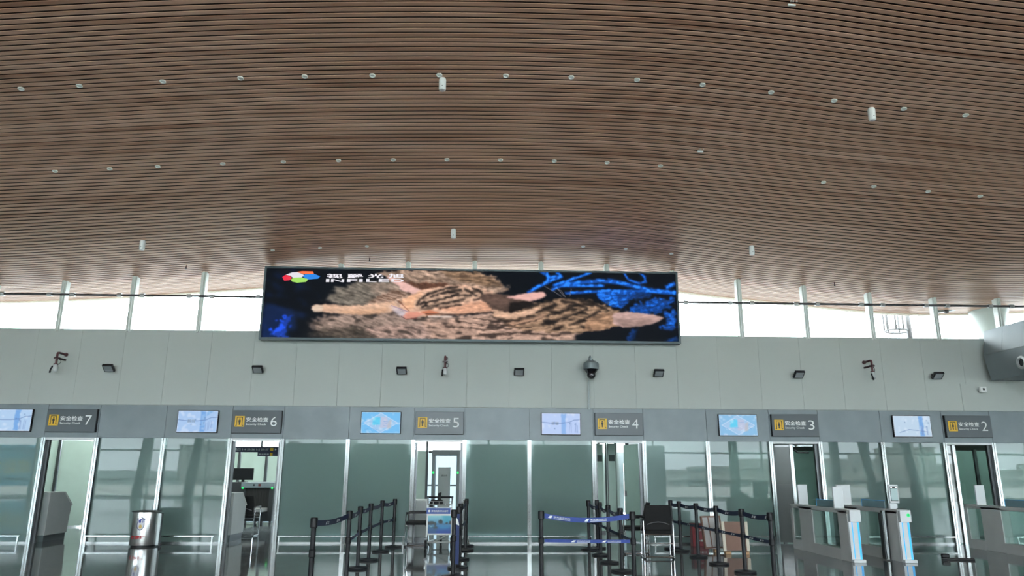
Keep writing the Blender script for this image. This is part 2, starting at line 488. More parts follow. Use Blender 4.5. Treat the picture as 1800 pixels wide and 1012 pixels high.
HEAD = mat('door_head_white', (0.66, 0.68, 0.68), 0.35, var=0.03)
for k in range(6):
    L = X_DOOR + k * STEP; R_ = L + DOOR_W
    d = thing('door_%d' % (k + 1), 'open steel framed doorway under the security check %s sign' % nums[k + 1], 'doorway', (L, WALL_Y, 0), kind='structure')
    for x in (0, DOOR_W):
        mbp = MB(); post(mbp, L + x); mbp.v = [(p[0] - L, p[1] - WALL_Y, p[2]) for p in mbp.v]
        mbp.build('door_jamb', STEEL, d, smooth=0)
    MB().box(0.043, DOOR_W - 0.043, -0.06, 0.06, Z_BAND0 - 0.045, Z_BAND0).build('door_head', HEAD, d, smooth=0)
    MB().box(DOOR_W - 0.10, DOOR_W - 0.045, 0.02, 0.10, 0, Z_BAND0 - 0.05).build('door_track_post', STEEL_DARK, d, smooth=0)
    MB().box(0.045, 0.085, 0.03, 0.10, 0, Z_BAND0 - 0.05).build('door_track_post', STEEL_DARK, d, smooth=0)
    def leaf(hx, hy, ln, ang, m_, nm='door_leaf'):
        """glass leaf hinged at (hx, hy), its free edge ln metres away at ang degrees"""
        a = math.radians(ang)
        Mz = Matrix.Translation((hx, hy, 0)) @ Matrix.Rotation(a, 4, 'Z')
        lf = MB().box(0, ln, -0.006, 0.006, 0.02, Z_BAND0 - 0.06, Mz).build(nm, m_, d, smooth=0)
        return lf, Mz
    if k == 4:
        d['label'] = 'doorway under the security check 3 sign with two dark glass leaves'
        MB().box(0.50, 0.575, 0.12, 0.19, 0.0, Z_BAND0 - 0.05).build('door_stile', STEEL, d, smooth=0)
        lf, Mz = leaf(0.50, 0.15, 0.45, 180 - 24, GREYLEAF)
        MB().box(0.02, 0.44, 0.008, 0.014, 0.02, 1.28, Mz).build('lower_film', mat('dark_film', (0.028, 0.04, 0.036), 0.3, coat=0.5, coat_rough=0.02, var=0.03), lf, smooth=0)
        lf, Mz = leaf(1.05, 0.12, 0.50, 180 - 24, DARKGLASS)
        MB().tube([(0.10, 0.03, 1.98), (0.34, 0.03, 1.98), (0.38, 0.03, 2.02), (0.42, 0.03, 2.04)], 0.022).build('door_closer', STEEL_DARK, lf).data.transform(Mz)
    if k == 5:
        d['label'] = 'doorway under the security check 2 sign with a dark green glass leaf ajar'
        MB().box(0.05, 0.24, 0.10, 0.112, 0.02, Z_BAND0 - 0.06).build('side_light', GREYLEAF, d, smooth=0)
        MB().box(0.24, 0.31, 0.06, 0.14, 0.0, Z_BAND0 - 0.05).build('door_stile', STEEL, d, smooth=0)
        lf, Mz = leaf(1.04, 0.06, 0.72, 180 - 27, DARKGLASS)
        MB().tube([(0.64, 0.05, 0.62), (0.64, 0.05, 1.72)], 0.014).tube([(0.64, 0.05, 1.15), (0.64, 0.0, 1.15)], 0.01).build('door_handle', CHROME, lf).data.transform(Mz)
    if k == 3:
        d['label'] = 'open doorway under the security check 4 sign with a swung glass leaf'
        lf, Mz = leaf(1.05, 0.14, 0.80, 180 - 76, mat('pale_green_leaf', (0.30, 0.43, 0.38), 0.2, coat=0.6, coat_rough=0.0, coat_ior=1.5, var=0.03))
        MB().tube([(0.72, 0.05, 0.62), (0.72, 0.05, 1.72)], 0.014).tube([(0.72, -0.05, 0.62), (0.72, -0.05, 1.72)], 0.014).tube([(0.72, -0.05, 1.5), (0.72, 0.05, 1.5)], 0.01).tube([(0.72, -0.05, 0.9), (0.72, 0.05, 0.9)], 0.01).build('door_handle', CHROME, lf).data.transform(Mz)
        MB().box(0.68, 0.76, -0.02, 0.02, 0.98, 1.10).box(0.68, 0.76, -0.02, 0.02, 0.50, 0.58).build('door_lock', STEEL_DARK, lf, smooth=0).data.transform(Mz)

# clerestory: sloping daylight strip above the wall
for i in range(-9, 10):
    x = -0.28 + 1.577 * i
    top = float(ceil_z(x, GLASS_Y)) + 0.02
    w_ = MB().box(x + 0.03, x + 1.547, GLASS_Y - 0.006, GLASS_Y + 0.006, Z_WALL - 0.05, min(top, float(ceil_z(x + 1.577, GLASS_Y))) + 0.03).build('window_%d' % (i + 30), CLEAR, smooth=0)
    struct(w_, '%s clerestory pane from the left above the grey-green wall' % ORD[i + 9], 'window pane')
    MB().box(x - 0.055, x + 0.055, GLASS_Y - 0.16, GLASS_Y - 0.01, Z_WALL - 0.05, top).box(x - 0.02, x + 0.02, GLASS_Y - 0.2, GLASS_Y - 0.16, Z_WALL - 0.05, top).build(
        'window_mullion', mat('pale_green_mullion', (0.60, 0.64, 0.60), 0.4, var=0.03), w_, smooth=0)
ROD_Z, ROD_Y = 5.42, 16.73
rod = MB().tube([(-14.6, ROD_Y, ROD_Z), (14.2, ROD_Y, ROD_Z)], 0.027, 8).build('tie_rod', mat('grey_rod', (0.10, 0.10, 0.105), 0.4, 0.4, var=0.05))
tag(rod, 'thin dark steel tie rod running across the clerestory mullions', 'tie rod')
for i in range(-8, 9):
    x = -0.28 + 1.577 * i
    for s_ in (-0.26, 0.26):
        MB().tube([(x + s_ - 0.05, ROD_Y, ROD_Z), (x + s_ + 0.05, ROD_Y, ROD_Z)], 0.046, 10).build('clamp', mat('clamp_grey', (0.42, 0.43, 0.43), 0.35, 0.5), rod)
struct(MB().box(-30, -14.5, GLASS_Y - 0.1, GLASS_Y, Z_WALL - 0.05, 7.2).build('wall_upper_left', WALLPAINT, smooth=0), 'plain wall beyond the left end of the clerestory', 'wall')
struct(MB().box(15.5, 36, GLASS_Y - 0.1, GLASS_Y, Z_WALL - 0.05, 7.2).build('wall_upper_right', WALLPAINT, smooth=0), 'plain wall beyond the right end of the clerestory', 'wall')
# side walls of the hall and the low return at the right
struct(MB().box(-30.2, -30.0, -12, 17, 0, 9).build('wall_left', WALLPAINT, smooth=0), 'plain side wall far to the left of the hall', 'wall')
struct(MB().box(36.0, 36.2, -12, 17, 0, 9).build('wall_right', WALLPAINT, smooth=0), 'plain side wall far to the right of the hall', 'wall')
struct(MB().box(11.1, 15.0, WALL_Y - 0.032, WALL_Y - 0.02, Z_BAND1 + 0.012, 3.56).build('wall_return', WALLPAINT, smooth=0), 'slightly proud lower wall panel at the right end', 'wall')
# ================================================================== security hall seen through the doors
HALL_CEIL = mat('hall_ceiling_white', (0.62, 0.63, 0.61), 0.6, var=0.02)
struct(MB().box(-15, 15, WALL_Y + 0.16, 29.2, 3.5, 3.6).build('ceiling_screening', HALL_CEIL, smooth=0), 'flat white ceiling of the screening hall behind the doors', 'ceiling')
FARWALL = mat('screening_wall', (0.40, 0.44, 0.42), 0.6, var=0.03)
mb = MB().box(4.4, 15, 29.0, 29.2, 0, 3.5).box(-15, 4.4, 29.0, 29.2, 3.25, 3.5)
struct(mb.build('wall_screening', FARWALL, smooth=0), 'far wall of the screening hall', 'wall')
struct(MB().box(5.2, 5.3, WALL_Y + 0.9, 29.0, 0, 3.5).build('wall_light_block', mat('light_block_green', (0.10, 0.14, 0.125), 0.5, var=0.04), smooth=0), 'added unseen wall keeping the space behind the right-hand doors dark', 'wall')  # added divider that shuts daylight out behind the right-hand doors
struct(MB().box(-15.2, -15, WALL_Y + 0.16, 29.2, 0, 3.5).build('wall_screening_left', FARWALL, smooth=0), 'left end wall of the screening hall', 'wall')
struct(MB().box(15, 15.2, WALL_Y + 0.16, 29.2, 0, 3.5).build('wall_screening_right', FARWALL, smooth=0), 'right end wall of the screening hall', 'wall')
wi = 50
for x in np.arange(-14.8, 4.0, 2.1):
    wi += 1
    w_ = MB().box(x + 0.04, x + 2.06, 29.05, 29.06, 2.26, 3.25).build('window_%d' % wi, CLEAR, smooth=0)
    MB().box(x + 0.04, x + 2.06, 29.05, 29.06, 0.05, 2.26).build('film_pane', FILMGLASS, w_, smooth=0)
    struct(w_, '%s tall window from the left in the far wall of the screening hall' % ORD[wi - 51], 'window')
    MB().box(x - 0.04, x + 0.04, 29.0, 29.12, 0, 3.25).box(x + 0.04, x + 2.06, 29.02, 29.10, 2.22, 2.30).box(x + 0.04, x + 2.06, 29.02, 29.10, 1.0, 1.05).build('window_frame', STEEL_DARK, w_, smooth=0)

FILL_GLOW = mat('added_fill_glow', (0.8, 0.8, 0.8), 0.5, var=0.0, emit=(0.92, 1.0, 0.96), es=17.0)  # unseen glowing panels added only to brighten the screening hall
for i, (x, yy) in enumerate([(x, 20.6) for x in (-13, -10.5, -8.2, -6.0)] + [(x, 22.2) for x in (-13, -10.5, -8, -5.5, -3, -0.5, 2.5)] + [(7.0, 18.6), (11.5, 18.0), (13.5, 18.0), (-3.0, 17.9), (1.0, 17.9)]):
    t = thing('added_fill_panel', '%s added unseen fill panel brightening the screening hall' % ORD[i], 'added fill light', (x, yy, 3.5), group='added screening hall fill lights')
    MB().box(-0.62, 0.62, -0.32, 0.32, -0.04, 0.0).build('frame', WHITE, t, smooth=0)
    MB().box(-0.58, 0.58, -0.28, 0.28, -0.045, -0.041).build('glow_face', FILL_GLOW, t, smooth=0)

def partition(name, label, a, b2, h, n_, m_, parent_kind='thing'):
    """row of frosted panes between steel posts, from a to b2 on the floor"""
    a, b2 = Vector((*a, 0)), Vector((*b2, 0))
    t = thing(name, label, 'partition', a)
    d = (b2 - a) / n_
    u = d.normalized(); nn = Vector((-u.y, u.x, 0)) * 0.008
    for i in range(n_ + 1):
        p = d * i
        MB().bar(p + Vector((0, 0, 0)), p + Vector((0, 0, h + 0.03)), 0.09, 0.07, (u.x, u.y, 0)).build('post', STEEL_DARK, t, smooth=0)
        if i < n_:
            p2 = p + u * 0.05; q2 = d * (i + 1) - u * 0.05
            z0, z1 = Vector((0, 0, 0.04)), Vector((0, 0, h))
            mbp = MB().add([p2 - nn + z0, q2 - nn + z0, q2 + nn + z0, p2 + nn + z0, p2 - nn + z1, q2 - nn + z1, q2 + nn + z1, p2 + nn + z1],
                           [(3, 2, 1, 0), (4, 5, 6, 7), (0, 1, 5, 4), (1, 2, 6, 5), (2, 3, 7, 6), (3, 0, 4, 7)])
            mbp.build('panel', m_, t, smooth=0)
    return t
partition('glass_partition', 'frosted green partition with dark posts behind the security check 7 doorway', (-13.0, 21.4), (-8.6, 21.9), 2.32, 4, FROST_IN)
partition('glass_partition', 'row of pale frosted panels behind the baggage scanner', (-9.6, 24.6), (-5.2, 24.3), 2.16, 5, FROST_IN)
partition('glass_partition', 'receding row of steel posts and panes behind the security check 4 doorway', (3.66, 19.2), (3.44, 24.4), 2.36, 4, FROST_IN)
for i, (x, yy) in enumerate(((3.30, 19.4), (3.05, 19.9))):
    t = thing('glass_screen', 'narrow pale glass screen with a dark square label behind security check 4, %s' % ('nearer the jamb' if i == 0 else 'further inside'), 'screen', (x, yy, 0))
    MB().box(-0.10, 0.10, -0.008, 0.008, 0.05, 2.25).build('panel', FROST_IN, t, smooth=0)
    MB().box(-0.12, -0.10, -0.02, 0.02, 0, 2.3).box(-0.12, 0.12, -0.06, 0.06, 0, 0.05).build('stand', STEEL_DARK, t, smooth=0)
    MB().box(-0.08, 0.08, -0.012, -0.0085, 1.80, 1.96).build('square_label', mat('dark_square', (0.05, 0.075, 0.065), 0.5), t, smooth=0)
partition('glass_partition', 'lone steel post and pane at the back left behind security check 4', (3.0, 25.5), (2.2, 25.5), 2.1, 1, FROST_IN)
partition('glass_partition', 'frosted panel beside the walk-through detector', (-3.0, 26.0), (-1.95, 26.0), 2.2, 1, FROST_IN)
partition('glass_partition', 'grey-green frosted screen behind the security check 3 leaves', (6.4, 19.6), (9.2, 19.8), 2.1, 2, mat('dim_frosted_glass', (0.27, 0.37, 0.34), 0.4, coat=0.6, coat_rough=0.02))
partition('glass_partition', 'dark green frosted screen behind the security check 2 leaf', (11.0, 18.9), (14.2, 18.9), 2.1, 2, mat('dim_frosted_glass', (0.16, 0.21, 0.19)))

partition('glass_partition', 'dim green screen behind the panes between security checks 6 and 5', (-5.0, 18.9), (-1.80, 18.9), 3.2, 2, mat('added_backdrop_green', (0.24, 0.29, 0.28), 0.5))  # added backdrops hiding the bright far windows from the frosted panes
partition('glass_partition', 'dim green screen behind the panes between security checks 7 and 6', (-9.5, 18.9), (-6.35, 18.9), 3.2, 2, mat('added_backdrop_green', (0.1, 0.1, 0.1)))
partition('glass_partition', 'added backdrop screen darkening the leftmost panes', (-14.2, 18.9), (-10.95, 18.9), 3.2, 2, mat('added_backdrop_green', (0.1, 0.1, 0.1)))
partition('glass_partition', 'dim green screen behind the panes between security checks 5 and 4', (-0.44, 18.9), (2.72, 18.9), 3.2, 2, mat('added_backdrop_green', (0.24, 0.29, 0.28)))

# ================================================================== outside: lower roof, eave supports, ladder
struct(MB().box(-30, 30, 17.1, 40, 3.62, 3.80).build('roof_lower', mat('grey_roof_membrane', (0.045, 0.044, 0.042), 0.7, var=0.04), smooth=0), 'pale flat roof of the lower building outside the clerestory', 'roof')
t = thing('steel_column', 'pale flared steel column outside the clerestory at the right', 'column', (12.92, 18.0, 3.8))
PALE = mat('pale_green_column', (0.34, 0.37, 0.34), 0.45, var=0.03)
MB().lathe([(0.27, 0), (0.27, 0.55), (0.29, 0.95), (0.33, 1.3), (0.40, 1.62), (0.46, 1.80)], n=36).build('shaft', PALE, t)
MB().lathe([(0.47, 1.80), (0.50, 1.88), (0.44, 1.93)], n=36).build('capital', STEEL_DARK, t)
t = thing('branch_beam', 'curved pale steel branch beam rising over the flared column', 'beam', (12.8, 17.9, 5.52))
pts = [(-1.35, 0.1, 0.02), (-0.9, 0.05, 0.12), (-0.3, 0, 0.19), (0.3, -0.05, 0.24), (0.9, -0.2, 0.40), (1.7, -0.4, 0.72), (2.6, -0.7, 1.1)]
mb = MB()
for i, p in enumerate(pts):
    w = 0.10 + 0.08 * i / 6
    h = 0.05 + 0.025 * i
    for dy, dz in ((-w, -h), (w, -h), (w, h), (-w, h)): mb.v.append((p[0], p[1] + dy, p[2] + dz))
for i in range(len(pts) - 1):
    for k in range(4): mb.f.append((4 * i + k, 4 * i + (k + 1) % 4, 4 * i + 4 + (k + 1) % 4, 4 * i + 4 + k))
mb.f += [(3, 2, 1, 0), tuple(4 * (len(pts) - 1) + k for k in range(4))]
mb.build('arm', mat('branch_grey', (0.22, 0.25, 0.245), 0.4, 0.2, var=0.03), t)
MB().lathe([(0.05, 0), (0.05, 0.05)], (-1.1, -0.05, 0.0), 12, Matrix.Rotation(math.pi / 2, 4, 'X')).build('pin', STEEL_DARK, t)

t = thing('caged_ladder', 'grey caged access ladder on the roof outside the clerestory', 'ladder', (11.35, 19.0, 3.8))
GREY = mat('galvanised_steel', (0.06, 0.06, 0.065), 0.6, 0.0, var=0.05)
for x, yy in ((-0.10, -0.16), (0.14, 0.16)): MB().bar((x, yy, 0), (x, yy, 2.05), 0.075, 0.06, (0, 1, 0)).build('side_rail', GREY, t, smooth=0)
for k in range(7): MB().tube([(-0.10, -0.16, 0.15 + 0.3 * k), (0.14, 0.16, 0.15 + 0.3 * k)], 0.02, 6).build('rung', GREY, t)
cg = MB()
hoop = [(-0.10 - 0.55 * math.sin(a), -0.16 + 0.30 * (1 - math.cos(a)) - 0.0, 0) for a in np.linspace(0, math.pi, 9)]
hoop = [(-0.10, -0.16), (-0.30, -0.30), (-0.50, -0.30), (-0.64, -0.12), (-0.60, 0.10), (-0.40, 0.26), (-0.10, 0.26), (0.14, 0.16)]
for z in (1.43, 1.98): cg.tube([(a, b3, z) for a, b3 in hoop], 0.024, 6)
for i in (1, 2, 3, 4, 5, 6): cg.bar((hoop[i][0], hoop[i][1], 1.43), (hoop[i][0], hoop[i][1], 2.0), 0.045, 0.02, (0, 1, 0))
cg.build('safety_cage', GREY, t)
t = tag(MB().box(12.32, 12.62, 18.9, 19.3, 3.8, 4.98).build('roof_vent', GREY, bevel=0.02), 'small grey box standing on the roof beside the flared column', 'vent')

# grey clad box that juts out of the right wall, with loudspeaker
t = thing('clad_box', 'grey metal clad box jutting from the wall at the far right', 'bulkhead', (11.68, 16.6, 0))
CLAD = mat('grey_cladding', (0.21, 0.245, 0.26), 0.5, 0.0, var=0.03)
def clad(y0, y1, z0, z1, x0, x1, nm):
    mb = MB().add([(x0, -y0, z0), (x0, -y1, z0), (x1, -y1, z1), (x1, -y0, z1), (4, -y0, z0), (4, -y1, z0), (4, -y1, z1), (4, -y0, z1)],
                  [(0, 1, 2, 3), (4, 5, 6, 7), (0, 1, 5, 4), (2, 3, 7, 6), (0, 3, 7, 4), (1, 2, 6, 5)])
    return mb.build(nm, CLAD, t, smooth=0)
for i, (a, b2) in enumerate(((0.0, 0.62), (0.626, 2.0), (2.006, 3.4), (3.406, 4.8))):
    clad(a, b2, 4.206, 4.78, -0.05, 0.06, 'upper_panel')
for i, (a, b2) in enumerate(((0.0, 1.9), (1.906, 3.4), (3.406, 4.8))):
    clad(a, b2, 3.62, 4.20, 0.05, -0.05, 'lower_panel')
t = thing('horn_loudspeaker', 'round grey horn loudspeaker on the clad box at the right edge', 'loudspeaker', (11.655, 15.36, 3.86))
Rm = Matrix.Rotation(-math.pi / 2, 4, 'Y')
MB().lathe([(0.13, 0.0), (0.145, 0.06), (0.14, 0.09), (0.10, 0.10), (0.085, 0.06)], n=28, M=Rm).build('rim', mat('loudspeaker_grey', (0.45, 0.47, 0.47), 0.4, 0.3), t)
MB().lathe([(0.0, 0.055), (0.088, 0.062)], n=28, M=Rm).build('mouth', BLACK, t)
t = thing('wall_sensor', 'small white box on the wall under the clad box', 'sensor', (11.55, WALL_Y - 0.09, 3.42))
MB().box(-0.075, 0.075, -0.08, 0.0, -0.065, 0.065).build('housing', WHITE, t, bevel=0.012)
MB().box(-0.02, 0.02, -0.085, -0.078, -0.02, 0.03).build('lens', BLACK, t)

# ================================================================== the hall behind the photographer (mirrored by the glass and the floor)
FAC_Y = -12.0
LOWBAYS = []
wi = 70
for x in np.arange(-29.9, 34.0, 3.35):
    wi += 1
    ztop = 7.6 if -9 < x + 1.7 < 11 else 3.6  # outer bays kept low to cut the light from the sides
    if ztop < 7: LOWBAYS.append((x, x + 3.35))
    w_ = MB().box(x, x + 3.35, FAC_Y - 0.006, FAC_Y + 0.006, 0.1, ztop).build('window_%d' % wi, CLEAR, smooth=0)
    struct(w_, '%s tall pane of the curtain wall behind the photographer' % ORD[wi - 71], 'curtain wall')
    fr = MB().box(x - 0.05, x + 0.05, FAC_Y - 0.1, FAC_Y + 0.1, 0, 7.7)
    for z in [q for q in (0.06, 1.02, 2.72, 3.6, 4.6, 6.4) if q <= ztop and q != (3.6 if ztop > 7 else -1)]: fr.box(x + 0.05, x + 3.30, FAC_Y - 0.05, FAC_Y + 0.05, z - 0.05, z + 0.05)
    fr.build('window_frame', mat('pale_green_mullion', (0.6, 0.64, 0.6)), w_, smooth=0)
for i, (x, lean) in enumerate(((-17.0, 0.7), (-19.9, 0.6), (-24.6, -0.4), (14.9, 0.0), (21.0, 0.1), (23.2, -0.8), (25.9, -1.0))):
    c_ = MB().tube([(x, FAC_Y + 1.2, 0), (x + lean, FAC_Y + 1.0, 7.2)], [0.30, 0.22], 20).build('column', PALE)
    tag(c_, '%s pale leaning steel column behind the photographer' % ORD[i], 'column', None, 'structure')
mb = MB().box(-30, 36, FAC_Y - 0.12, FAC_Y + 0.12, 7.6, 9.0)
for a, b2 in LOWBAYS: mb.box(a, b2, FAC_Y - 0.1, FAC_Y + 0.1, 3.6, 7.6)  # unseen panels added over the outer bays to dim the back wall's ends
struct(mb.build('wall_front', WALLPAINT, smooth=0), 'head wall and added light-cutting panels over the curtain wall behind the photographer', 'wall')
BLOCK = mat('counter_block_grey_green', (0.30, 0.335, 0.315), 0.6, var=0.03)
struct(MB().box(-11.2, 9.6, -7.6, -6.0, 0.0, 2.95).build('wall_counter', BLOCK, bevel=0.1), 'low grey-green counter block behind the photographer', 'wall')
t = thing('welcome_banner', 'blue billboard with yellow characters outside, mirrored in the leftmost pane', 'billboard', (-34.2, -20.0, 0))
MB().box(-3.4, 3.2, -0.03, 0.03, 0.5, 3.25).build('cloth', mat('banner_blue', (0.10, 0.30, 0.42), 0.6, var=0.2, vscale=0.8), t, smooth=0)
for x in (-3.0, 0, 2.8): MB().box(x - 0.06, x + 0.06, -0.12, -0.03, -0.1, 3.2).build('post', STEEL_DARK, t, smooth=0)
mbt = text('lettering', '欢迎来到南充', -3.0, 2.8, 1.3, 2.3, 0.034, mat('banner_yellow', (0.62, 0.50, 0.12), 0.6), t, bold=0.01)
for v in mbt.data.vertices: v.co.x = -0.2 - v.co.x
struct(MB().box(-120, 120, -60, FAC_Y - 0.12, -0.3, -0.1).build('road_forecourt', mat('concrete_forecourt', (0.55, 0.56, 0.54), 0.8, var=0.08), smooth=0), 'pale concrete forecourt outside the curtain wall', 'road')
struct(MB().box(-900, 900, -900, -60, -8.2, -8.0).build('terrain', mat('green_lowland', (0.16, 0.20, 0.15), 0.9, var=0.25, vscale=0.02), smooth=0), 'green lowland beyond the forecourt', 'terrain')
mb = MB()
hx = np.linspace(-600, 600, 90)
rs = random.Random(3)
hz = [6 + 7 * math.sin(x * 0.011 + 1.0) + 5 * math.sin(x * 0.027) + 2.0 * math.sin(x * 0.071) + rs.uniform(-0.6, 0.6) for x in hx]
for x, h in zip(hx, hz):
    mb.v += [(x, -520, -8), (x, -600, max(h, 2)), (x, -700, -8)]
for i in range(len(hx) - 1):
    a = 3 * i
    mb.f += [(a, a + 3, a + 4, a + 1), (a + 1, a + 4, a + 5, a + 2)]
struct(mb.build('hills', mat('blue_green_hills', (0.16, 0.21, 0.21), 0.9, var=0.15, vscale=0.02), smooth=60), 'low blue-green hills on the skyline', 'hills')

BWALL = []
for i, c_ in enumerate(((0.44, 0.44, 0.42), (0.38, 0.37, 0.35), (0.48, 0.46, 0.42))):
    mm = mat('facade_%d' % i, c_, 0.8, var=0.0)
    n, l = mm.node_tree.nodes, mm.node_tree.links
    tc = n.new('ShaderNodeTexCoord'); br = n.new('ShaderNodeTexBrick'); br.offset = 0
    mp = n.new('ShaderNodeMapping'); mp.inputs['Rotation'].default_value = (math.pi / 2, 0, 0)
    br.inputs['Scale'].default_value = 1; br.inputs['Brick Width'].default_value = 3.2; br.inputs['Row Height'].default_value = 3.0
    br.inputs['Mortar Size'].default_value = 0.9; br.inputs['Mortar Smooth'].default_value = 0
    br.inputs['Color1'].default_value = br.inputs['Color2'].default_value = (0.13, 0.15, 0.16, 1); br.inputs['Mortar'].default_value = (*c_, 1)
    l.new(tc.outputs['Object'], mp.inputs[0]); l.new(mp.outputs[0], br.inputs['Vector']); l.new(br.outputs[0], n['Principled BSDF'].inputs['Base Color'])
    BWALL.append(mm)
ROOF = mat('flat_roof_grey', (0.36, 0.35, 0.34), 0.8, var=0.05)
blds = [(-118, -300, 24, 12.0), (-98, -310, 10, 13.5), (-84, -300, 9, 12.2), (-72, -290, 12, 10.5), (-58, -300, 10, 13.0), (-46, -280, 16, 8.0),
        (34, -150, 26, 1.8), (66, -150, 28, 2.6), (96, -170, 22, 3.2), (118, -200, 12, 5.4), (132, -180, 24, 2.2), (150, -230, 13, 10.2), (168, -190, 26, 2.4)]
for i, (x, yy, w, h) in enumerate(blds):
    kind = 'tower block' if h > 9 else 'low rise block'
    t = thing('apartment_building', '%s pale %s on the skyline behind the photographer' % (ORD[i], kind), 'building', (x, yy, -8.0), group='distant city buildings')
    MB().box(-w / 2, w / 2, -8, 8, 0, h + 8).build('facade', BWALL[i % 3], t, smooth=0)
    MB().box(-w / 2 - 0.3, w / 2 + 0.3, -8.3, 8.3, h + 8, h + 8.6).box(-w / 6, w / 6, -3, 3, h + 8.6, h + 10.4).build('roof', ROOF, t, smooth=0)
# ================================================================== pictures for the lit screens (painted pixel by pixel onto a grid mesh)
def lin(a):
    a = np.clip(a, 0, 255) / 255.0
    return np.where(a <= 0.04045, a / 12.92, ((a + 0.055) / 1.055) ** 2.4)
def blur(a, r):
    r = int(r)
    if r < 1: return a
    k = np.exp(-0.5 * (np.arange(-2 * r, 2 * r + 1) / r) ** 2); k /= k.sum()
    p = np.pad(a, ((2 * r, 2 * r), (2 * r, 2 * r)), 'edge')
    p = np.apply_along_axis(lambda v: np.convolve(v, k, 'valid'), 0, p)
    return np.apply_along_axis(lambda v: np.convolve(v, k, 'valid'), 1, p)
def inside(poly, X, Y):
    c = np.zeros(X.shape, bool); n_ = len(poly)
    for i in range(n_):
        x1, y1 = poly[i]; x2, y2 = poly[(i + 1) % n_]
        if y1 == y2: continue
        t = (y1 > Y) != (y2 > Y)
        c ^= t & (X < (x2 - x1) * (Y - y1) / (y2 - y1) + x1)
    return c.astype(float)
def seg_dist(pts, X, Y):
    d = np.full(X.shape, 1e9)
    for (x1, y1), (x2, y2) in zip(pts[:-1], pts[1:]):
        vx, vy = x2 - x1, y2 - y1
        t = np.clip(((X - x1) * vx + (Y - y1) * vy) / (vx * vx + vy * vy + 1e-9), 0, 1)
        d = np.minimum(d, np.hypot(X - x1 - t * vx, Y - y1 - t * vy))
    return d
def lic(nz_, ang, L):
    H_, W_ = nz_.shape
    yy, xx = np.mgrid[0:H_, 0:W_].astype(float)
    acc = np.zeros_like(nz_); ca, sa = np.cos(ang), np.sin(ang)
    for s in range(-L, L + 1):
        acc += nz_[np.clip((yy + s * sa).round().astype(int), 0, H_ - 1), np.clip((xx + s * ca).round().astype(int), 0, W_ - 1)]
    acc /= (2 * L + 1)
    return (acc - acc.mean()) / (acc.std() + 1e-9)

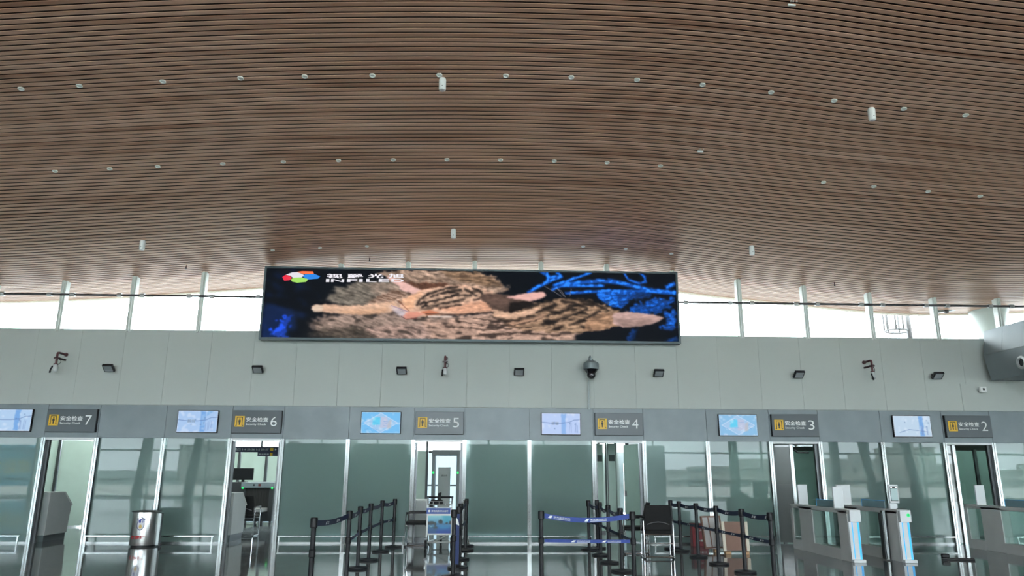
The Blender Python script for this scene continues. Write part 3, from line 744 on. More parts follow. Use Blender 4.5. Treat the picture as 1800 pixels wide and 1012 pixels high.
def paint_kittens(W=730, H=126):
    rg = np.random.RandomState(5)
    PX, PY = np.meshgrid(np.linspace(462, 1192, W), np.linspace(0, 1, H))
    y0 = 471.5 + (PX - 462) * 0.0150; y1 = 594.5 + (PX - 462) * 0.0080
    X = PX; Y = y0 + PY * (y1 - y0)
    wob = blur(rg.randn(H, W), 2) * 9; wob2 = blur(rg.randn(H, W), 6) * 40
    img = np.zeros((H, W, 3)); img[:] = (9, 13, 20)
    def lay(mask, c):
        for k in range(3): img[..., k] = img[..., k] * (1 - mask) + np.asarray(c)[..., k] * mask if np.ndim(c) > 1 else img[..., k] * (1 - mask) + c[k] * mask
    # dim blue cloth on the left
    cl = np.clip(lic(blur(rg.randn(H, W), 3) * 6, np.full((H, W), 0.35), 12) * 0.35, 0, 1) * inside([(464, 470), (600, 470), (560, 520), (545, 560), (500, 600), (464, 600)], X, Y)
    lay(blur(cl, 2) * 0.75, (16, 38, 84))
    lay(blur(inside([(464, 535), (512, 545), (522, 560), (505, 600), (464, 600)], X + wob * 3, Y + wob), 3) * 0.7, (17, 40, 88))
    bm_ = inside([(503, 552), (514, 554), (506, 575), (500, 594), (476, 590), (471, 583), (487, 578), (495, 566)], X + wob * 3, Y + wob * 2)
    lay(blur(bm_, 1) * (0.55 + 0.45 * np.clip(wob, 0, 1)), (32, 84, 235))
    # bright blue cloth on the right
    B = np.zeros((H, W))
    def ln(pts, w, a=1.0):
        nonlocal B
        d = seg_dist(pts, X + wob * 0.5, Y + wob * 0.22)
        B = np.maximum(B, a * np.clip(1.35 - d / w, 0, 1))
    ln([(925, 515), (945, 504), (962, 496), (960, 480)], 3.2); ln([(950, 478), (965, 488), (985, 486), (978, 479)], 3.0); ln([(962, 496), (986, 487)], 2.6)
    ln([(1040, 479), (1000, 493), (972, 503)], 2.6); ln([(968, 510), (985, 503), (1060, 503)], 3.0); ln([(985, 500), (1055, 494), (1100, 499)], 3.6)
    ln([(1070, 493), (1100, 500), (1145, 511), (1190, 515)], 4.0); ln([(995, 516), (1060, 512), (1130, 512), (1190, 517)], 2.8)
    ln([(1100, 481), (1106, 492), (1125, 499), (1138, 496), (1136, 487), (1128, 481)], 2.4, 0.8); ln([(1176, 506), (1188, 500)], 4, 0.9)
    tex = 0.45 + 0.6 * np.clip(lic(rg.randn(H, W), np.full((H, W), -0.25), 4) * 0.5 + 0.5, 0, 1)
    for poly, a in (([(1048, 513), (1100, 510), (1118, 517), (1102, 528), (1095, 545), (1070, 538), (1055, 528)], 1.0), ([(1100, 512), (1160, 512), (1135, 524), (1105, 530)], 0.6),
                    ([(1103, 549), (1112, 538), (1150, 526), (1190, 524), (1190, 535), (1160, 548), (1130, 556)], 0.85), ([(1166, 553), (1190, 546), (1190, 578), (1160, 580), (1172, 566)], 0.9),
                    ([(1172, 596), (1190, 590), (1190, 602), (1168, 602)], 0.6), ([(1112, 578), (1122, 575), (1108, 602), (1098, 602)], 0.45)):
        B = np.maximum(B, a * tex * blur(inside(poly, X + wob * 2, Y + wob * 1.5), 1))
    B = 0.6 * blur(B, 1) + 0.4 * B; B = B * (0.72 + 0.28 * np.clip(wob + 0.5, 0, 1.4))
    lay(np.clip(B, 0, 1), (22, 112, 250))
    lay(np.clip(B - 0.75, 0, 1) * 1.6, (70, 165, 255))
    # fur
    ang = 0.10 + 0.20 * np.sin(X * 0.012) + 0.10 * blur(rg.randn(H, W), 8) * 20
    ang = np.where(X > 870, -0.16 + 0.12 * np.sin(X * 0.02), ang)
    ang = np.where((X > 715) & (X < 870) & (Y > 500) & (Y < 552), -0.17, ang)
    fur = lic(rg.randn(H, W), ang, 7); fine = lic(blur(rg.randn(H, W), 1), ang + 0.15, 3); fur = 0.75 * blur(fur, 1) + 0.35 * fur; coarse = lic(blur(rg.randn(H, W), 2) * 4, ang, 10)
    tabby = lic(blur(rg.randn(H, W), 1) * 3, ang, 9)
    ragx = fur * 5; ragy = fine * 1.6
    def furry(poly, c, amt=0.2, soft=1, rag=1.0, stripe=0.0, thr=0.7, dark=(34, 28, 26), alpha=1.0):
        mk = blur(inside(poly, X + ragx * rag, Y + ragy * rag), soft) * alpha
        tone = 0.96 + amt * 0.62 * fur + amt * 0.40 * fine
        cc = np.stack([np.clip(c[k] * tone, 0, 255) for k in range(3)], -1)
        if stripe:
            s_ = np.clip(((coarse * 0.95 + tabby * 0.25) - thr - 0.12) * 1.5, 0, 1)
            s_ = blur(s_, 1) * stripe * 0.92
            for k in range(3): cc[..., k] = cc[..., k] * (1 - s_) + dark[k] * s_
        for k in range(3): img[..., k] = img[..., k] * (1 - mk) + cc[..., k] * mk
    def streak(pts, w, c=(32, 26, 24), a=0.9):
        lay(blur(np.clip(1.4 - seg_dist(pts, X + fur * 1.5, Y + fine * 0.7) / w, 0, 1), 1 if w > 1.5 else 0) * a, c)
    # flank, back and belly of the first kitten
    furry([(566, 527), (580, 512), (604, 500), (640, 494), (700, 492), (712, 520), (690, 545), (640, 548), (590, 536)], (116, 108, 98), 0.26, 2, 1.6)
    furry([(640, 500), (690, 494), (712, 512), (700, 530), (660, 532)], (150, 132, 118), 0.22, 2, 1.2, 0.6, 0.5, (70, 62, 56))
    furry([(664, 478), (700, 473), (760, 474), (830, 478), (864, 486), (892, 506), (870, 520), (800, 520), (740, 508), (690, 498)], (166, 140, 122), 0.26, 1, 1.3, 0.6, 0.55, (84, 66, 54))
    furry([(770, 476), (830, 478), (862, 488), (880, 502), (840, 502), (790, 492)], (132, 104, 80), 0.3, 2, 1.0, 0.7, 0.4, (60, 46, 36), alpha=0.8)
    furry([(545, 566), (570, 556), (640, 552), (720, 552), (800, 556), (880, 556), (960, 572), (1000, 584), (1004, 600), (600, 598), (556, 584)], (156, 134, 122), 0.2, 2, 1.5, 0.9, 0.25, (48, 42, 38))
    furry([(540, 580), (640, 576), (720, 586), (760, 600), (560, 600)], (66, 60, 53), 0.3, 2, 1.5, alpha=0.75)
    furry([(640, 580), (700, 570), (780, 576), (900, 580), (960, 592), (940, 600), (660, 600)], (176, 146, 134), 0.24, 2, 1.2, 0.9, 0.3, (56, 48, 44), alpha=0.8)
    # shoulder and stretched foreleg
    furry([(640, 532), (662, 520), (690, 508), (706, 514), (716, 530), (708, 548), (680, 552), (650, 550)], (182, 152, 134), 0.2, 2, 0.9, 0.8, 0.45, (84, 62, 50))
    for i_ in range(6):
        streak([(652 + 8 * i_, 525 - i_ * 2.5), (684 + 6 * i_, 533 - i_ * 3.2)], 1.0, (88, 62, 48), 0.75)
    furry([(543, 544), (550, 537), (566, 536), (600, 538), (640, 537), (664, 533), (690, 530), (700, 542), (680, 550), (640, 554), (600, 553), (560, 550)], (226, 184, 156), 0.10, 1, 0.45)
    furry([(590, 546), (640, 546), (680, 542), (672, 551), (640, 554), (600, 553)], (212, 164, 130), 0.10, 2, 0.4, alpha=0.7)
    furry([(543, 544), (550, 538), (564, 537), (563, 549), (550, 549)], (232, 208, 186), 0.06, 1, 0.3, alpha=0.85)
    # ear, cheek and face
    furry([(690, 494), (730, 497), (790, 499), (764, 508), (734, 514)], (98, 66, 52), 0.2, 1, 0.8)
    furry([(672, 485), (688, 489), (712, 500), (742, 514), (722, 519), (704, 512), (690, 500)], (234, 188, 178), 0.06, 1, 0.35)
    furry([(698, 541), (706, 528), (726, 515), (758, 506), (800, 501), (838, 505), (866, 518), (876, 536), (862, 548), (800, 554), (740, 557), (712, 553)], (228, 182, 156), 0.12, 1, 0.5)
    furry([(700, 532), (716, 520), (736, 513), (740, 524), (728, 540), (712, 547)], (234, 180, 144), 0.10, 2, 0.4)
    furry([(724, 542), (730, 524), (756, 511), (800, 505), (842, 508), (850, 518), (820, 530), (780, 540), (748, 548)], (214, 176, 150), 0.16, 2, 0.5, 0.7, 0.35, (40, 33, 30))
    furry([(760, 543), (800, 538), (862, 526), (876, 536), (862, 548), (800, 553)], (222, 166, 136), 0.12, 2, 0.4)
    for p in ([(729, 538), (734, 527), (746, 519)], [(744, 519), (770, 510), (800, 505)], [(752, 523), (780, 514), (806, 511)], [(770, 518), (790, 514), (802, 517)], [(745, 533), (772, 527), (800, 519)],
              [(748, 540), (776, 534), (812, 527)], [(778, 524), (800, 520), (824, 519)], [(812, 509), (822, 513), (832, 520)], [(826, 507), (838, 512), (846, 519)], [(770, 543), (806, 536)], [(830, 528), (856, 522)]):
        streak(p, 1.7, (30, 25, 24), 0.92)
    streak([(734, 536), (742, 532), (746, 537), (738, 541)], 2.2, (26, 22, 22), 0.95)
    lay(blur(inside([(680, 538), (698, 543), (714, 551), (709, 560), (699, 557), (688, 547)], X + fur * 2, Y), 2) * 0.75, (214, 202, 212))
    lay(blur(inside([(704, 557), (713, 550), (730, 549), (742, 553), (729, 559), (711, 562)], X + fur, Y), 1) * 0.85, (222, 146, 126))
    lay(blur(inside([(735, 549), (752, 546), (770, 551), (748, 556)], X, Y), 1) * 0.8, (188, 104, 72))
    for pts, w, c in (([(745, 553), (800, 553.5), (872, 550)], 0.9, (36, 26, 24)), ([(697, 530), (708, 541), (716, 548)], 0.8, (140, 84, 66)), ([(702, 557), (711, 562.5), (730, 560)], 0.8, (90, 45, 44)), ([(750, 557), (790, 558)], 1.5, (240, 222, 212)), ([(684, 538), (702, 545), (714, 549)], 0.6, (110, 96, 150))):
        lay(np.clip(1.3 - seg_dist(pts, X, Y) / w, 0, 1) * 0.85, c)
    # second kitten
    furry([(740, 566), (800, 560), (866, 552), (930, 545), (1000, 560), (1020, 578), (1004, 600), (760, 600)], (192, 158, 140), 0.17, 2, 0.9, 0.9, 0.25, (42, 34, 31))
    furry([(872, 560), (900, 548), (940, 534), (972, 526), (1004, 524), (1040, 529), (1066, 537), (1086, 548), (1088, 566), (1066, 578), (1020, 585), (960, 585), (900, 580)], (158, 128, 104), 0.24, 1, 0.7, 0.95, 0.0, (30, 25, 23))
    for p in ([(905, 556), (940, 548), (975, 536)], [(940, 560), (975, 552), (1010, 538)], [(950, 570), (990, 560), (1030, 545)], [(985, 530), (1010, 534), (1030, 542)], [(1000, 573), (1030, 560), (1052, 548)], [(880, 566), (920, 563), (950, 556)], [(1010, 527), (1040, 533), (1066, 545)]):
        streak(p, 2.2, (26, 22, 21), 0.85)
    furry([(1030, 562), (1060, 550), (1092, 553), (1090, 572), (1060, 582), (1024, 584)], (172, 134, 106), 0.2, 1, 0.6, 0.4, 0.7)
    furry([(1076, 552), (1100, 548), (1140, 552), (1164, 557), (1168, 560), (1158, 566), (1130, 573), (1096, 576), (1076, 570)], (196, 162, 154), 0.08, 1, 0.3)
    furry([(1076, 560), (1110, 562), (1150, 562), (1130, 573), (1096, 576)], (150, 124, 116), 0.10, 2, 0.3, alpha=0.7)
    furry([(838, 522), (848, 517), (872, 517), (900, 522), (930, 529), (936, 534), (918, 541), (900, 549), (880, 551), (862, 544)], (88, 70, 62), 0.14, 1, 0.45)
    furry([(846, 520), (880, 521), (896, 530), (880, 541), (862, 536)], (112, 88, 78), 0.12, 2, 0.4, alpha=0.8)
    furry([(894, 533), (928, 529), (934, 535), (912, 546), (888, 550)], (28, 23, 22), 0.2, 1, 0.5)
    furry([(884, 523), (910, 518), (936, 514), (954, 515), (959, 519), (950, 526), (930, 531), (905, 527)], (234, 182, 172), 0.05, 1, 0.25)
    furry([(862, 545), (905, 551), (950, 540), (938, 552), (900, 562), (866, 558)], (220, 178, 150), 0.12, 1, 0.5)
    furry([(880, 570), (930, 560), (962, 550), (945, 564), (900, 575)], (216, 170, 140), 0.12, 2, 0.6, alpha=0.85)
    for p in ([(800, 566), (850, 572), (900, 573), (945, 562)], [(780, 574), (850, 580), (930, 576)], [(830, 560), (866, 565), (910, 564)], [(840, 588), (920, 586), (980, 590)]):
        streak(p, 1.3, (46, 36, 32), 0.7)
    for pts in ([(985, 522), (970, 512), (955, 504)], [(990, 522), (978, 508)], [(1000, 522), (1003, 508)], [(992, 523), (985, 512), (976, 508)]):
        lay(np.clip(1.0 - seg_dist(pts, X, Y) / 0.7, 0, 1) * 0.75, (215, 205, 210))
    for k in range(3): img[..., k] = 0.55 * img[..., k] + 0.45 * blur(img[..., k], 1)
    return np.clip(img * 1.04, 0, 255)

def screen_grid(name, x0, x1, z0, z1, y, img, m_, parent):
    """img[row 0] is the top of the picture; the face looks towards -y"""
    H_, W_ = img.shape[:2]
    xx, zz = np.meshgrid(np.linspace(x0, x1, W_), np.linspace(z1, z0, H_))
    co = np.stack([xx, np.full_like(xx, y), zz], -1).reshape(-1, 3)
    i = np.arange((H_ - 1) * (W_ - 1)); r, c = i // (W_ - 1), i % (W_ - 1)
    a = r * W_ + c
    f = np.stack([a, a + W_, a + W_ + 1, a + 1], -1)
    me = bpy.data.meshes.new(name)
    me.vertices.add(len(co)); me.vertices.foreach_set('co', co.ravel())
    me.loops.add(f.size); me.loops.foreach_set('vertex_index', f.ravel().astype(np.int32))
    me.polygons.add(len(f)); me.polygons.foreach_set('loop_start', (np.arange(len(f)) * 4).astype(np.int32))
    me.update(calc_edges=True)
    ca = me.color_attributes.new('picture', 'FLOAT_COLOR', 'POINT')
    rgba = np.concatenate([lin(img).reshape(-1, 3), np.ones((len(co), 1))], 1)
    ca.data.foreach_set('color', rgba.ravel().astype(np.float32))
    me.materials.append(m_)
    o = bpy.data.objects.new(name, me); col.objects.link(o)
    if parent is not None: o.parent = parent
    return o

# ------------------------------------------------------------------ the big LED wall screen
LED_GLOW = screen_mat('led_picture', 1.0)
SX0, SX1, SZ0, SZ1, SY = -5.10, 4.475, 4.385, 6.085, 16.46
t = thing('led_screen', 'wide LED video wall showing two sleeping tabby kittens and a coloured logo', 'video screen', ((SX0 + SX1) / 2, SY, SZ0))
hw, hh = (SX1 - SX0) / 2, SZ1 - SZ0
FR = mat('screen_frame_grey', (0.07, 0.095, 0.105), 0.4, 0.3, var=0.04)
fw_ = 0.045
MB().box(-hw, hw, 0, 0.20, 0, fw_).box(-hw, hw, 0, 0.20, hh - fw_, hh).box(-hw, -hw + fw_, 0, 0.20, fw_, hh - fw_).box(hw - fw_, hw, 0, 0.20, fw_, hh - fw_).build('frame', FR, t, smooth=0)
MB().box(-hw + 0.01, hw - 0.01, 0.06, 0.205, 0.01, hh - 0.01).build('cabinet_back', STEEL_DARK, t, smooth=0)
DX0, DX1, DZ0, DZ1 = -hw + fw_, hw - fw_, fw_, hh - fw_
disp = screen_grid('display', DX0, DX1, DZ0, DZ1, 0.03, paint_kittens(), LED_GLOW, t)
def du(px): return DX0 + (px - 462) / 730.0 * (DX1 - DX0)
def dv(py, px): return DZ1 - (py - (471.5 + (px - 462) * 0.0150)) / 122.5 * (DZ1 - DZ0)
def glow(name, c, s_=1.0):
    return mat(name, (0.01, 0.01, 0.01), 0.5, var=0.0, emit=srgb(*c), es=s_ / EXPO)
logo = [('red', (235, 20, 60), [(490, 487.5), (495, 483.5), (502, 484.5), (507, 489), (503, 493), (494, 494)]),
        ('white', (225, 222, 232), [(496, 483), (507, 478.8), (516, 478.5), (526, 482.5), (528, 484), (524, 487.8), (509, 488.5), (503, 484.4)]),
        ('orange', (255, 112, 56), [(515, 478.2), (524, 476.5), (543, 477), (545, 481.5), (528, 482)]),
        ('blue', (10, 130, 228), [(525, 486), (530, 482.4), (547, 482), (556, 486), (553, 490), (535, 491.5)]),
        ('green', (160, 220, 90), [(505, 492), (510, 488.5), (523, 488), (536, 491), (532, 496), (517, 497.5), (508, 495.5)])]
lg = None
for nm, c, poly in logo:
    P = [(du(x), dv(y, x)) for x, y in poly]
    MB().prism(P, 'y', 0.018, 0.026).build('logo_patch', glow('logo_' + nm, c), disp, smooth=0)
LW = glow('logo_letter_white', (240, 236, 244))
chars = '视爵光旭'
for i, ch in enumerate(chars):
    x = 567.5 + i * 36.3
    text('logo_character', ch, du(x), du(x + 28), dv(489.3, x), dv(481.2, x), 0.02, LW, disp, bold=0.028)
lt = 'INFiLED'
xs_l = [(567, 573), (576, 599), (604, 622), (625, 632), (638, 656), (660, 678), (682, 704)]
for ch, (a, b2) in zip(lt, xs_l):
    text('logo_letter', ch, du(a), du(b2), dv(496.4, a), dv(490.8, a), 0.02, LW, disp, bold=0.02)

# ------------------------------------------------------------------ information monitors on the fascia
def paint_map(seed, W=92, H=54):
    rg = np.random.RandomState(seed)
    X, Y = np.meshgrid(np.linspace(0, 100, W), np.linspace(0, 57, H))
    img = np.zeros((H, W, 3))
    base = [(176, 205, 236), (168, 198, 236), (120, 190, 240), (186, 206, 244), (140, 190, 228), (190, 212, 232)][seed]
    img[:] = base
    def lay(m_, c):
        for k in range(3): img[..., k] = img[..., k] * (1 - m_) + c[k] * m_
    w = blur(rg.randn(H, W), 3) * 12
    if seed in (0, 1, 3, 5):
        cx = [58, 57, 50, 50, 0, 68][seed]
        lay(blur(inside([(cx, 0), (cx + 13, 0), (cx + 12, 57), (cx + 1, 57)], X + w * 0.5, Y), 1) * (0.55 if seed == 3 else 0.8), (108, 160, 222))
        if seed == 1:
            lay(blur(inside([(74, 0), (90, 0), (72, 14)], X, Y), 1) * 0.7, (110, 165, 220)); lay(blur(inside([(60, 12), (67, 8), (68, 40), (61, 42)], X, Y), 1) * 0.6, (160, 195, 232))
        road = [(0, 24), (25, 27), (50, 27), (72, 24), (84, 18), (100, 17)] if seed != 5 else [(14, 46), (40, 38), (62, 40), (90, 44)]
        lay(np.clip(1.4 - seg_dist(road, X, Y) / 1.0, 0, 1) * 0.7, (92, 118, 170))
        for _ in range(5):
            p = rg.uniform(5, 95), rg.uniform(8, 50)
            lay(np.clip(1.3 - np.hypot(X - p[0], Y - p[1]) / 2.2, 0, 1) * 0.6, (100, 128, 172))
        for k in range(8):
            x = rg.uniform(70, 96); lay(np.clip(1.2 - seg_dist([(x, rg.uniform(24, 34)), (x + rg.uniform(-3, 3), 52)], X, Y) / 0.8, 0, 1) * 0.5, (124, 146, 196))
    if seed in (2, 4):
        lay(blur(inside([(50, 4), (92, 29), (50, 54), (8, 29)], X, Y), 1) * 0.75, (172, 202, 234))
        lay(np.clip(1.3 - seg_dist([(50, 3), (93, 29), (50, 55), (7, 29), (50, 3)], X, Y) / 1.2, 0, 1) * 0.8, (206, 222, 246))
        lay(blur(inside([(30, 15), (48, 13), (50, 34), (28, 35)], X, Y), 1), (104, 206, 240)); lay(blur(inside([(50, 12), (66, 14), (72, 40), (48, 44)], X, Y), 1), (186, 196, 222))
        lay(blur(inside([(70, 22), (78, 20), (76, 44), (66, 46)], X, Y), 1) * 0.7, (190, 186, 190))
        for _ in range(16):
            p = rg.uniform(2, 98), rg.uniform(2, 55); q = (p[0] + rg.uniform(-14, 14), p[1] + rg.uniform(-5, 5))
            lay(np.clip(1.2 - seg_dist([p, q], X, Y) / 0.9, 0, 1) * 0.5, (226, 236, 250) if _ % 2 else (96, 150, 214))
    lay(blur(np.clip(w - 0.9, 0, 1), 1) * 0.4, (230, 238, 250))
    ed = np.minimum(np.minimum(X, 100 - X), np.minimum(Y, 57 - Y))
    lay(np.clip(1.5 - ed, 0, 1) * 0.5, (232, 236, 242))
    return img
MON = screen_mat('monitor_picture', 1.02)
for k in range(6):
    cx = X_DOOR + k * STEP - 0.735
    t = thing('information_monitor', 'lit blue map monitor on the fascia just left of the security check %s sign' % nums[k + 1], 'monitor', (cx, WALL_Y - 0.06, 2.325), group='fascia map monitors')
    MB().box(-0.445, 0.445, -0.06, 0, 0, 0.49).build('bezel', BLACK, t, bevel=0.006)
    pic = screen_grid('display', -0.432, 0.432, 0.014, 0.477, -0.0625, paint_map(k), MON, t)
    if k in (1, 3): text('caption', '首层', -0.22, -0.05, 0.22, 0.29, -0.064, mat('caption_grey', (0.25, 0.28, 0.30), 0.6), t)

# ------------------------------------------------------------------ security check signs
PICTO = mat('pictogram_black', (0.02, 0.018, 0.015), 0.5, var=0.0)
for k in range(6):
    t = thing('security_check_sign', 'grey sign reading Security Check %s over its doorway' % nums[k + 1], 'sign', (X_DOOR + k * STEP + 0.035, WALL_Y - 0.06, 2.325), group='security check number signs')
    MB().box(0, 1.07, -0.085, 0, 0, 0.49).build('board', SIGNGREY, t, bevel=0.004)
    MB().box(-0.004, 1.074, -0.07, -0.005, -0.004, 0.494).build('edge', BLACK, t, smooth=0)
    pl = MB().box(0.055, 0.265, -0.090, -0.085, 0.135, 0.37).build('pictogram_plate', YELLOW, t, bevel=0.012)
    y = -0.0925
    g = MB()
    for a in ((0.075, 0.105, 0.158, 0.172), (0.094, 0.108, 0.165, 0.350), (0.094, 0.226, 0.334, 0.350), (0.212, 0.226, 0.165, 0.350), (0.214, 0.246, 0.158, 0.172)):
        g.box(a[0], a[1], y, y + 0.003, a[2], a[3])
    g.prism([(0.16 + 0.016 * math.cos(q), 0.302 + 0.015 * math.sin(q)) for q in np.linspace(0, 2 * math.pi, 12, endpoint=False)], 'y', y, y + 0.003)
    g.box(0.136, 0.184, y, y + 0.003, 0.232, 0.284).box(0.146, 0.174, y, y + 0.003, 0.172, 0.234)
    g.build('pictogram', PICTO, pl, smooth=0)
    text('lettering', '安全检查', 0.30, 0.785, 0.245, 0.345, -0.0865, LETTER, t, bold=0.012)
    text('lettering', 'Security Check', 0.30, 0.745, 0.155, 0.215, -0.0865, LETTER, t, bold=0.004)
    text('numeral', nums[k + 1], 0.835, 0.975, 0.15, 0.36, -0.0865, LETTER, t, bold=-0.006)
# ================================================================== fittings on the wall
GREYL = mat('lens_grey', (0.30, 0.32, 0.33), 0.2, var=0.0)
fl0 = None
FLX = [-8.40, -5.11, -1.89, 0.77, 3.97, 7.23, 10.50]
near = ['between the security check 7 sign and the fire monitor', 'above the security check 6 sign', 'above the monitor beside security check 5',
        'midway between security checks 5 and 4', 'between security checks 4 and 3', 'above security check 3', 'above the rightmost monitor']
near[0] = 'right of the leftmost fire monitor'
for i, x in enumerate(FLX):
    lab = 'small black floodlight on the wall ' + near[i]
    if fl0 is None:
        fl0 = thing('wall_floodlight', lab, 'floodlight', (x, WALL_Y - 0.02, 3.73), group='wall floodlights')
        Mx = Matrix.Translation((0, -0.16, 0.0)) @ Matrix.Rotation(math.radians(-38), 4, 'X')
        MB().box(-0.115, 0.115, -0.10, 0.10, -0.03, 0.03, Mx).build('housing', BLACK_METAL, fl0, bevel=0.01)
        MB().box(-0.088, 0.088, -0.078, 0.078, -0.036, -0.029, Mx).build('lens', GREYL, fl0, smooth=0)
        MB().box(-0.03, 0.03, -0.14, -0.0, -0.012, 0.012).box(-0.05, 0.05, -0.012, 0, -0.05, 0.05).build('bracket', BLACK_METAL, fl0, smooth=0)
    else:
        copy_thing(fl0, (x, WALL_Y - 0.02, 3.73), 0, lab)

MAROON = mat('maroon_pipe_paint', (0.085, 0.018, 0.022), 0.4, var=0.1)
fm0 = None
for i, (x, lab) in enumerate(((-9.46, 'maroon fire monitor with white nozzle on the wall above security check 7'), (-0.905, 'maroon fire monitor on the wall below the LED screen'), (8.87, 'maroon fire monitor on the wall above security check 3'))):
    if fm0 is None:
        fm0 = thing('fire_monitor', lab, 'water cannon', (x, WALL_Y - 0.02, 3.60), group='wall fire monitors')
        MB().tube([(0, 0, 0.44), (0, -0.30, 0.44), (0, -0.33, 0.43), (0, -0.34, 0.40), (0, -0.34, 0.17)], 0.024).build('pipe', MAROON, fm0)
        MB().lathe([(0.05, 0.17), (0.05, 0.19)], (0, -0.34, 0), 16).lathe([(0.045, -0.01), (0.045, 0.012)], (0, 0, 0.44), 16, Matrix.Rotation(math.pi / 2, 4, 'X')).build('flange', MAROON, fm0)
        MB().box(-0.018, 0.018, -0.40, 0.0, 0.30, 0.335).box(-0.06, 0.06, -0.36, -0.32, 0.30, 0.33).build('support_bracket', mat('dark_maroon', (0.04, 0.012, 0.014), 0.45), fm0, smooth=0)
        MB().lathe([(0.03, 0.17), (0.045, 0.14), (0.058, 0.08), (0.05, 0.03), (0.02, 0.01)], (0, -0.34, 0), 18).build('nozzle_body', mat('nozzle_white', (0.55, 0.57, 0.57), 0.35), fm0)
        MB().tube([(-0.05, -0.37, 0.13), (-0.055, -0.42, 0.05), (-0.05, -0.44, -0.02)], [0.018, 0.016, 0.02]).build('barrel', BLACK, fm0)
        MB().tube([(0.02, -0.33, 0.30), (0.07, -0.30, 0.27), (0.08, -0.30, 0.22), (0.03, -0.33, 0.17)], 0.006, 6).build('cable', BLACK, fm0)
    else:
        copy_thing(fm0, (x, WALL_Y - 0.02, 3.60), 0, lab)

t = thing('dome_camera', 'grey dome camera hanging from a hooked pole above security check 4', 'security camera', (2.405, 16.56, 0))
MB().lathe([(0.10, 3.98), (0.17, 3.93), (0.178, 3.90), (0.178, 3.80), (0.165, 3.785)][::-1], n=32).build('housing', mat('camera_grey', (0.20, 0.24, 0.25), 0.35, 0.2), t)
MB().lathe([(0.155, 3.785), (0.13, 3.74), (0.10, 3.70)][::-1], n=32).lathe([(0.0, 3.575), (0.05, 3.582), (0.085, 3.61), (0.098, 3.655), (0.092, 3.70)], n=28).build('dome', mat('dome_black', (0.008, 0.008, 0.01), 0.08), t)
MB().lathe([(0.05, 3.98), (0.05, 4.02)], n=16).tube([(0, 0, 4.02), (0, 0, 4.06), (-0.01, 0.04, 4.10), (-0.02, 0.10, 4.09), (-0.03, 0.16, 4.02)], 0.016, 8).build('hook', mat('camera_grey', (0.2, 0.24, 0.25)), t)
MB().tube([(-0.05, 0.175, 2.90), (-0.04, 0.175, 3.6), (-0.03, 0.16, 4.03)], 0.02, 10).build('pole', mat('pole_grey', (0.33, 0.37, 0.37), 0.4, 0.3), t)

# ================================================================== ceiling fittings
def tilt(x, y):
    sx = float(ceil_z(x + 0.05, y) - ceil_z(x - 0.05, y)) / 0.1
    sy = float(ceil_z(x, y + 0.05) - ceil_z(x, y - 0.05)) / 0.1
    zz = Vector((-sx, -sy, 1)).normalized()
    return zz.to_track_quat('Z', 'Y').to_euler()
rows = [('highest', 10.25, [-7.04, -6.19, -4.96, -3.80, -2.83, -1.80, -0.77, 0.26, 1.28, 2.31, 3.34, 4.42, 5.41, 6.51, 7.49]),
        ('middle', 12.63, [-7.81, -6.85, -6.00, -4.84, -3.75, -2.75, -1.75, -0.76, 0.23, 1.23, 2.22, 3.22, 6.29, 7.24, 8.27, 9.26]),
        ('lowest', 15.84, [-4.77, -3.73, -2.69, 2.18, 3.15, 4.19])]
dl0 = None
for nm, yy, xl in rows:
    for i, x in enumerate(xl):
        lab = 'small white round ceiling downlight, %s from the left in the %s row' % (ORD[i], nm)
        loc = (x, yy, float(ceil_z(x, yy)) - 0.004)
        if dl0 is None:
            dl0 = thing('ceiling_downlight', lab, 'downlight', loc, group='recessed ceiling downlights')
            MB().lathe([(0.030, 0.0), (0.032, -0.008), (0.040, -0.010), (0.046, -0.004), (0.046, 0.012)], n=20).build('trim_ring', mat('downlight_ring', (0.80, 0.83, 0.80), 0.4, var=0.0), dl0)
            MB().lathe([(0.031, 0.004), (0.0, 0.012)], n=20).build('lamp_lens', mat('downlight_lens', (0.20, 0.22, 0.20), 0.25, var=0.0), dl0)
            o = dl0
        else:
            o = copy_thing(dl0, loc, 0, lab)
        o.rotation_euler = tilt(x, yy)
def under(sx, sz, drop):
    """where the sight line with these slopes comes within `drop` of the battens"""
    yy = 6.0
    while EYE + sz * yy < float(ceil_z(sx * yy, yy)) - drop and yy < 18: yy += 0.02
    return sx * yy, yy, EYE + sz * yy
cy0 = None
for i, (sx, sz, lab) in enumerate(((-0.070, 0.564, 'largest white cylinder fitting under the battens, near the middle of the ceiling'), (0.584, 0.530, 'white cylinder fitting hanging at the right of the ceiling'),
        (-0.482, 0.305, 'white cylinder fitting hanging left of the LED screen'), (-0.048, 0.329, 'white cylinder fitting hanging just above the LED screen'), (0.382, 0.311, 'white cylinder fitting hanging right of the LED screen'))):
    x, yy, z = under(sx, sz, 0.13)
    if cy0 is None:
        cy0 = thing('ceiling_cylinder', lab, 'ceiling fitting', (x, yy, z), group='white cylinder ceiling fittings')
        MB().lathe([(0.03, -0.085), (0.05, -0.075), (0.056, -0.05), (0.056, 0.10), (0.046, 0.125), (0.0, 0.13)], n=24).build('body', mat('fitting_white', (0.84, 0.86, 0.86), 0.35, var=0.0), cy0)
        MB().lathe([(0.0, -0.092), (0.034, -0.086)], n=20).build('lens', mat('fitting_lens', (0.65, 0.62, 0.66), 0.1, var=0.0), cy0)
        MB().box(-0.008, 0.008, -0.058, -0.05, -0.03, -0.02).build('indicator', BLACK, cy0, smooth=0)
    else:
        copy_thing(cy0, (x, yy, z), 0, lab)
sp0 = None
